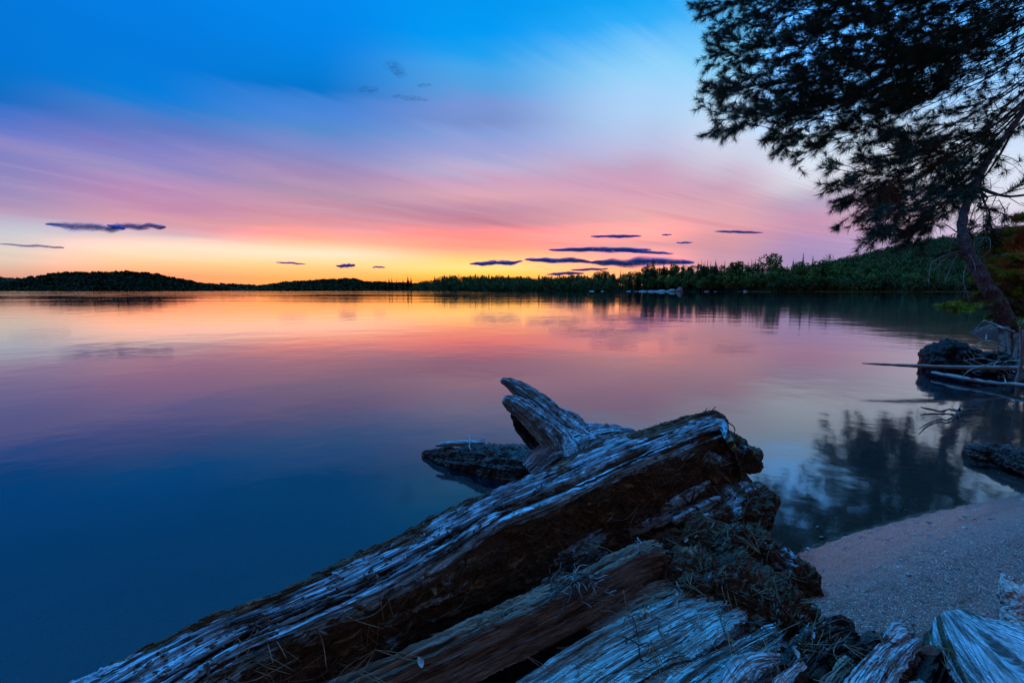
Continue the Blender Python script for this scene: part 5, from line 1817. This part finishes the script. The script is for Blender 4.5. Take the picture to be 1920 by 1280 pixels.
def inside(poly, n, rng):
    poly = np.array(poly, float)
    lo, hi = poly.min(0), poly.max(0)
    out = []
    while len(out) < n:
        p = rng.uniform(lo, hi)
        c = False
        j = len(poly) - 1
        for i in range(len(poly)):
            if (poly[i, 1] > p[1]) != (poly[j, 1] > p[1]) and p[0] < (poly[j, 0] - poly[i, 0]) * (p[1] - poly[i, 1]) / (poly[j, 1] - poly[i, 1]) + poly[i, 0]:
                c = not c
            j = i
        if c:
            out.append(p)
    return out


GRAIN = np.array((0.77, 0.63, 0.05))
GRAIN /= np.linalg.norm(GRAIN)
FACE_POLY = [(350, 1279), (620, 1160), (860, 1050), (1000, 985), (1100, 930), (1250, 865), (1350, 815), (1390, 870), (1405, 930), (1440, 970), (1440, 1010), (1330, 1040), (1230, 1030), (1050, 1100), (880, 1180), (690, 1275)]
END_POLY = [(1180, 880), (1340, 800), (1395, 860), (1440, 960), (1430, 1020), (1550, 1140), (1500, 1180), (1400, 1100), (1260, 1040), (1180, 1040)]
GAP_POLY = [(1270, 1060), (1400, 1090), (1540, 1150), (1590, 1210), (1500, 1240), (1440, 1160), (1395, 1100), (1300, 1095)]
PILE_POLY = [(980, 1276), (1120, 1190), (1270, 1060), (1400, 1090), (1540, 1150), (1590, 1210), (1700, 1230), (1740, 1276)]


def shards(name, parent, poly, n, size, width, rng, rotr, keep, mats, spread=0.35, lift=0.25):
    """splinters and fibre bundles standing off the rotten surface, one mesh"""
    Vs, Fs, UV, RT, cnt = [], [], [], [], 0
    for p in inside(poly, n, rng):
        h = hit(*p)
        if h is None or owner(h[2]) not in keep:
            continue
        loc, nor, ob = h
        d = GRAIN + rng.normal(0, spread, 3)
        d -= nor * d.dot(nor)
        d /= np.linalg.norm(d)
        d = d + nor * rng.uniform(-0.05, lift)
        d /= np.linalg.norm(d)
        L = rng.uniform(*size) * rng.uniform(0.5, 1)
        w = rng.uniform(*width)
        s = np.cross(d, nor)
        s /= max(np.linalg.norm(s), 1e-6)
        up = np.cross(s, d)
        k = 7
        t = np.linspace(-0.5, 0.5, k)
        prof = np.clip(1 - np.abs(t * 2) ** 2.5, 0.05, 1) * (1 + rng.normal(0, 0.2, k))
        bend = rng.normal(0, 0.06) * L
        c = loc + d * (t * L)[:, None] + up * (bend * (1 - (2 * t) ** 2) - 0.1 * w)[:, None] + s * (rng.normal(0, 0.04) * L * (1 - (2 * t) ** 2))[:, None]
        th = w * rng.uniform(0.3, 0.7)
        ring = []
        for a, b in ((-1, -0.3), (-0.2, 1), (1, 0.1), (0.2, -1)):
            ring.append(c + s * (a * w * prof)[:, None] + up * (b * th * prof)[:, None])
        V = np.stack(ring, 1).reshape(-1, 3)
        Vs.append(V)
        Fs.append(grid_faces(k, 4, True) + cnt)
        u0 = rng.uniform(0, 9)
        UV.append(np.stack([np.repeat(t * L + u0, 4), np.tile(np.array((0, 1, 2, 3)) * w, k) + u0], -1))
        RT.append(np.full(len(V), rng.uniform(*rotr)))
        cnt += len(V)
    me = make_mesh(name, np.concatenate(Vs), np.concatenate(Fs), np.concatenate(UV), {'rot': np.concatenate(RT)}, smooth=False)
    o = kind(link(name, me, mats), 'stuff')
    if parent is not None:
        o.parent = parent
        o.matrix_parent_inverse = Matrix.Translation(-parent.location)
    return o


def build_litter():
    rng = np.random.default_rng(99)
    logs = ('driftwood_log',)
    shards('splintered_fibres', LOG, FACE_POLY, 700, (0.012, 0.06), (0.0010, 0.0035), rng, (0.55, 1.0), logs, W_LOG)
    shards('root_splinters', LOG, END_POLY, 480, (0.010, 0.045), (0.0008, 0.0030), rng, (0.62, 1.0), logs, W_LOG, 0.6, 0.4)
    BRK = [(200, 1268), (500, 1132), (800, 990), (1030, 886), (1330, 780), (1340, 800), (1100, 905), (850, 1030), (600, 1150), (380, 1270)]
    shards('bark_crumbs', LOG, BRK, 420, (0.004, 0.020), (0.0006, 0.0022), rng, (0.3, 1.0), logs, W_LOG, 0.5, 0.5)
    d = shards('wood_crumbs', None, GAP_POLY, 420, (0.005, 0.030), (0.0008, 0.0028), rng, (0.5, 1.0), ('split_board', 'wood_chunk', 'driftwood_log', 'beach_sand'), W_LOG, 0.7, 0.35)
    kind(d, 'stuff')
    d['label'] = 'splinters and crumbs of rotten wood strewn between the boards'

    # ---- pine needles: fascicles of two or three long needles
    NB = flat_mat('dry_pine_needle', (0.20, 0.10, 0.05), nz=80)
    NG = flat_mat('pale_grass_stem', (0.19, 0.16, 0.10), nz=80)
    WT = flat_mat('weathered_twig', (0.15, 0.13, 0.12), nz=60)
    DK = flat_mat('dark_twig', (0.05, 0.038, 0.032), nz=60)
    LEAFM = flat_mat('dry_leaf', (0.26, 0.23, 0.20), nz=60, var=0.3)

    def needle_mesh(seed, n, L, r, mat, bend):
        rg = np.random.default_rng(seed)
        s = Soup()
        for i in range(n):
            a = rg.normal(0, 0.10)
            b = rg.normal(0, bend)
            s.add(*tube([(0, 0, 0), (L * 0.5, L * (a * 0.5 + b), L * 0.02), (L, L * a, 0)], [r, r, r * 0.4], 4, 10))
        me = s.mesh('pine_needle')
        me.materials.append(mat)
        return me
    kinds = [needle_mesh(1, 2, 0.085, 0.00055, NB, 0.03), needle_mesh(2, 3, 0.075, 0.00055, NB, 0.06), needle_mesh(3, 1, 0.09, 0.0006, NB, 0.10), needle_mesh(4, 2, 0.06, 0.0006, NB, 0.05)]
    stems = [needle_mesh(5, 1, 0.07, 0.0005, NG, 0.12), needle_mesh(6, 1, 0.10, 0.0006, NG, 0.18)]

    def twig_mesh(seed, L, r, mat, nm='twig'):
        rg = np.random.default_rng(seed)
        P = [(0, 0, 0)]
        for i in range(4):
            P.append((L * (i + 1) / 4, rg.normal(0, 0.07) * L, 0.004 + abs(rg.normal(0, 0.03)) * L))
        s = Soup()
        s.add(*tube(P, [r, r * 0.9, r * 0.6], 6, 20, noise=r * 0.5, nscale=90, seed=seed))
        for i in range(2):
            p = np.array(P[1 + i])
            e = p + np.array((L * 0.2, rg.choice((-1, 1)) * L * rg.uniform(0.1, 0.25), L * 0.05))
            s.add(*tube([p, 0.5 * (p + e) + rg.normal(0, 0.003, 3), e], [r * 0.6, r * 0.45, r * 0.2], 5, 8))
        me = s.mesh(nm)
        me.materials.append(mat)
        return me
    twigs = [twig_mesh(11, 0.06, 0.0012, DK), twig_mesh(12, 0.045, 0.0012, WT), twig_mesh(13, 0.075, 0.0012, DK), twig_mesh(14, 0.035, 0.0014, WT)]

    def leaf_mesh(seed):
        rg = np.random.default_rng(seed)
        t = np.linspace(0, 1, 9)
        w = 0.0042 * np.sin(np.pi * np.clip(t * 0.94 + 0.03, 0, 1)) ** 0.8
        L = 0.014
        rows = []
        for k, f in enumerate((-1, -0.5, 0, 0.5, 1)):
            rows.append(np.stack([t * L, f * w, 0.003 * f * f * np.sin(np.pi * t) + 0.002 * t * t + rg.normal(0, 0.0003, 9)], -1))
        top = np.stack(rows, 0)
        bot = top - (0, 0, 0.0004)
        V = np.concatenate([top.reshape(-1, 3), bot.reshape(-1, 3)])
        f = grid_faces(5, 9)
        me = make_mesh('leaf', V, np.concatenate([f, f[:, ::-1] + 45]))
        me.materials.append(LEAFM)
        return me
    leaves = [leaf_mesh(21), leaf_mesh(22)]

    def place(name, me, px, py, direction, lift, label, cat, group, keep=None, spread=1.0, droop=0.0):
        h = hit(px, py)
        if h is None or (keep and owner(h[2]) not in keep):
            return None
        loc, nor, ob = h
        if direction is None:
            d = rng.normal(0, 1, 3)
        else:
            d = np.asarray(direction) + rng.normal(0, spread, 3)
        nn = nor * 0.6 + np.array((0, 0, 0.4))
        nn /= np.linalg.norm(nn)
        d = d - nn * d.dot(nn)
        d[2] -= droop
        d /= np.linalg.norm(d)
        y = np.cross(nn, d)
        y /= np.linalg.norm(y)
        z = np.cross(d, y)
        M = Matrix(((d[0], y[0], z[0], 0), (d[1], y[1], z[1], 0), (d[2], y[2], z[2], 0), (0, 0, 0, 1)))
        o = bpy.data.objects.new(name, me)
        C.objects.link(o)
        ln = max(v.co.x for v in me.vertices)
        o.matrix_world = Matrix.Translation(loc + nor * lift - d * ln * 0.5) @ M
        return tag(o, label, cat, group)
    WOOD = ('driftwood_log', 'split_board', 'wood_chunk', 'log_end', 'driftwood_root')
    whole = FACE_POLY + []
    for p in inside(FACE_POLY, 55, rng) + inside(END_POLY, 15, rng) + inside(PILE_POLY, 40, rng):
        place('pine_needle', kinds[rng.integers(4)], p[0], p[1], (0.6, 0.1, -0.3), 0.0025, 'dry brown pine needle lying across the driftwood', 'pine needle', 'dry pine needles on the driftwood', WOOD, 0.9)
    for p in inside(END_POLY, 6, rng) + inside(FACE_POLY, 5, rng) + inside(PILE_POLY, 5, rng):
        place('grass_stem', stems[rng.integers(2)], p[0], p[1], (0.1, -0.1, -1.0), 0.004, 'thin pale dry grass stem hanging on the driftwood', 'grass stem', 'dry grass stems on the driftwood', WOOD, 0.5)
    for (px, py) in ((1580, 1134), (1650, 1100), (1720, 1190), (1820, 1120)):
        place('pine_needle', kinds[0], px, py, (0.9, 0.35, 0), 0.002, 'single pine needle lying on the smooth grey sand', 'pine needle', 'pine needles on the sand', ('beach_sand',), 0.1)
    for (px, py) in ((1740, 1215), (1755, 1230), (1770, 1205), (1700, 1210), (1720, 1240)):
        place('pine_needle', kinds[rng.integers(4)], px, py, (-0.6, 0.5, 0.4), 0.004, 'pine needle caught in the hollow beside the weathered log end', 'pine needle', 'needles in the hollow by the log end', None, 0.4)
    # nest of twigs above the brown board
    for i in range(30):
        px, py = rng.normal(1080, 32), rng.normal(1086, 20)
        place('twig', twigs[rng.integers(4)], px, py, (0.8, 0.3, 0.1), 0.004, 'short twig in the tangle caught on top of the brown board', 'twig', 'tangle of twigs on the brown board', WOOD, 0.6)
    for (px, py) in ((1180, 1010), (1195, 1025), (1105, 1040), (1240, 1065), (1268, 1110), (1268, 1140), (1230, 1190), (1165, 1195), (1190, 1235), (1310, 1165), (1130, 1150), (1355, 1140), (1345, 1165), (1420, 1180)):
        place('twig', twigs[rng.integers(4)], px, py, (0.3, 0.2, -0.3), 0.003, 'loose twig lying on the boards or the face of the big log', 'twig', 'loose twigs on the boards', WOOD, 0.7)
    for (px, py) in ((1285, 1010), (1295, 1035), (1213, 1144), (1205, 1152), (1212, 1150), (1262, 1128), (1205, 1155), (1265, 1115), (1380, 1195), (1490, 1225), (810, 1105), (786, 1240)):
        place('leaf', leaves[rng.integers(2)], px, py, None, 0.002, 'small pale dry leaf or wood flake lying on the driftwood', 'leaf', 'small pale leaves on the driftwood', WOOD)
    lf = place('seed_cone_scale', leaves[0], 1297, 1166, (1, -0.1, 0), 0.004, 'dark brown wood flake lying on the bright part of the broad flat board', 'wood flake', None, None)
    # curled root hair standing at the top of the broken end
    s = Soup()
    for pts in ([(1352, 788), (1372, 796), (1378, 808), (1370, 818), (1360, 812)], [(1354, 786), (1360, 802), (1368, 816)], [(1318, 778), (1326, 764)], [(1328, 776), (1342, 762)], [(1350, 806), (1342, 814), (1356, 818)]):
        s.add(*tube([at_depth(x, y, 1.2) for x, y in pts], [0.0016, 0.0013, 0.0008], 5, 24))
    o = link('root_hair', s.mesh('root_hair'), DK)
    o.parent = LOG
    o.matrix_parent_inverse = LOG_INV
    # tiny green seedling near the top of the broken end
    s = Soup()
    b = hit(1372, 838)
    if b is not None:
        for k in range(5):
            a = k * 1.25
            dv = np.array((math.cos(a) * 0.6, -0.4, 0.5 + 0.4 * math.sin(a)))
            P = b[0] + dv * 0.008
            s.add(*quads_at(np.array([P]), np.array([0.005]), rng))
            s.add(*tube([b[0], P], [0.0006, 0.0005], 3, 3))
        tag(link('seedling', s.mesh('seedling', False), FIRTIP), 'tiny green seedling sprouting near the top of the broken log end', 'plant')


def build_pebbles():
    """small stones strewn over the sand"""
    rng = np.random.default_rng(31)
    s = Soup()
    u = np.linspace(0, 2 * np.pi, 8, endpoint=False)
    v = np.linspace(0, np.pi, 6)
    VV, UU = np.meshgrid(v, u, indexing='ij')
    B = np.stack([np.sin(VV) * np.cos(UU), np.sin(VV) * np.sin(UU), np.cos(VV)], -1).reshape(-1, 3)
    n = 1500
    x, y = rng.uniform(0.45, 2.6, n), rng.uniform(0.5, 2.4, n)
    sd = shore_dist(x, y)
    z = ground_z(x, y)
    for i in range(n):
        if sd[i] < -0.15 or sd[i] > 1.0 or rng.random() > (0.35 if sd[i] > 0.35 else 1.0):
            continue
        r = 0.0016 + 0.0045 * rng.random() ** 4
        k = 1 + 0.25 * rng.normal(size=3)
        P = B * r * np.clip(k, 0.5, 1.6) * np.array((1, 1, 0.6))
        a = rng.uniform(0, 6.28)
        P = np.stack([P[:, 0] * math.cos(a) - P[:, 1] * math.sin(a), P[:, 0] * math.sin(a) + P[:, 1] * math.cos(a), P[:, 2]], -1)
        s.add(P + np.array((x[i], y[i], z[i] + r * 0.15)), grid_faces(6, 8, True))
    m, t = new_mat('small_stones')
    n1 = t.noise(world_pos(t), 70.0, 1.0, 0.5)
    col = t.ramp(n1, [(0.32, (0.03, 0.02, 0.018)), (0.46, (0.22, 0.10, 0.07)), (0.56, (0.16, 0.11, 0.10)), (0.7, (0.50, 0.40, 0.36))])
    finish(t, col, 0.5, spec=0.5)
    o = kind(link('pebbles', s.mesh('pebbles'), m), 'stuff')
    o['label'] = 'small reddish and grey stones strewn over the damp sand'


build_pebbles()
build_litter()
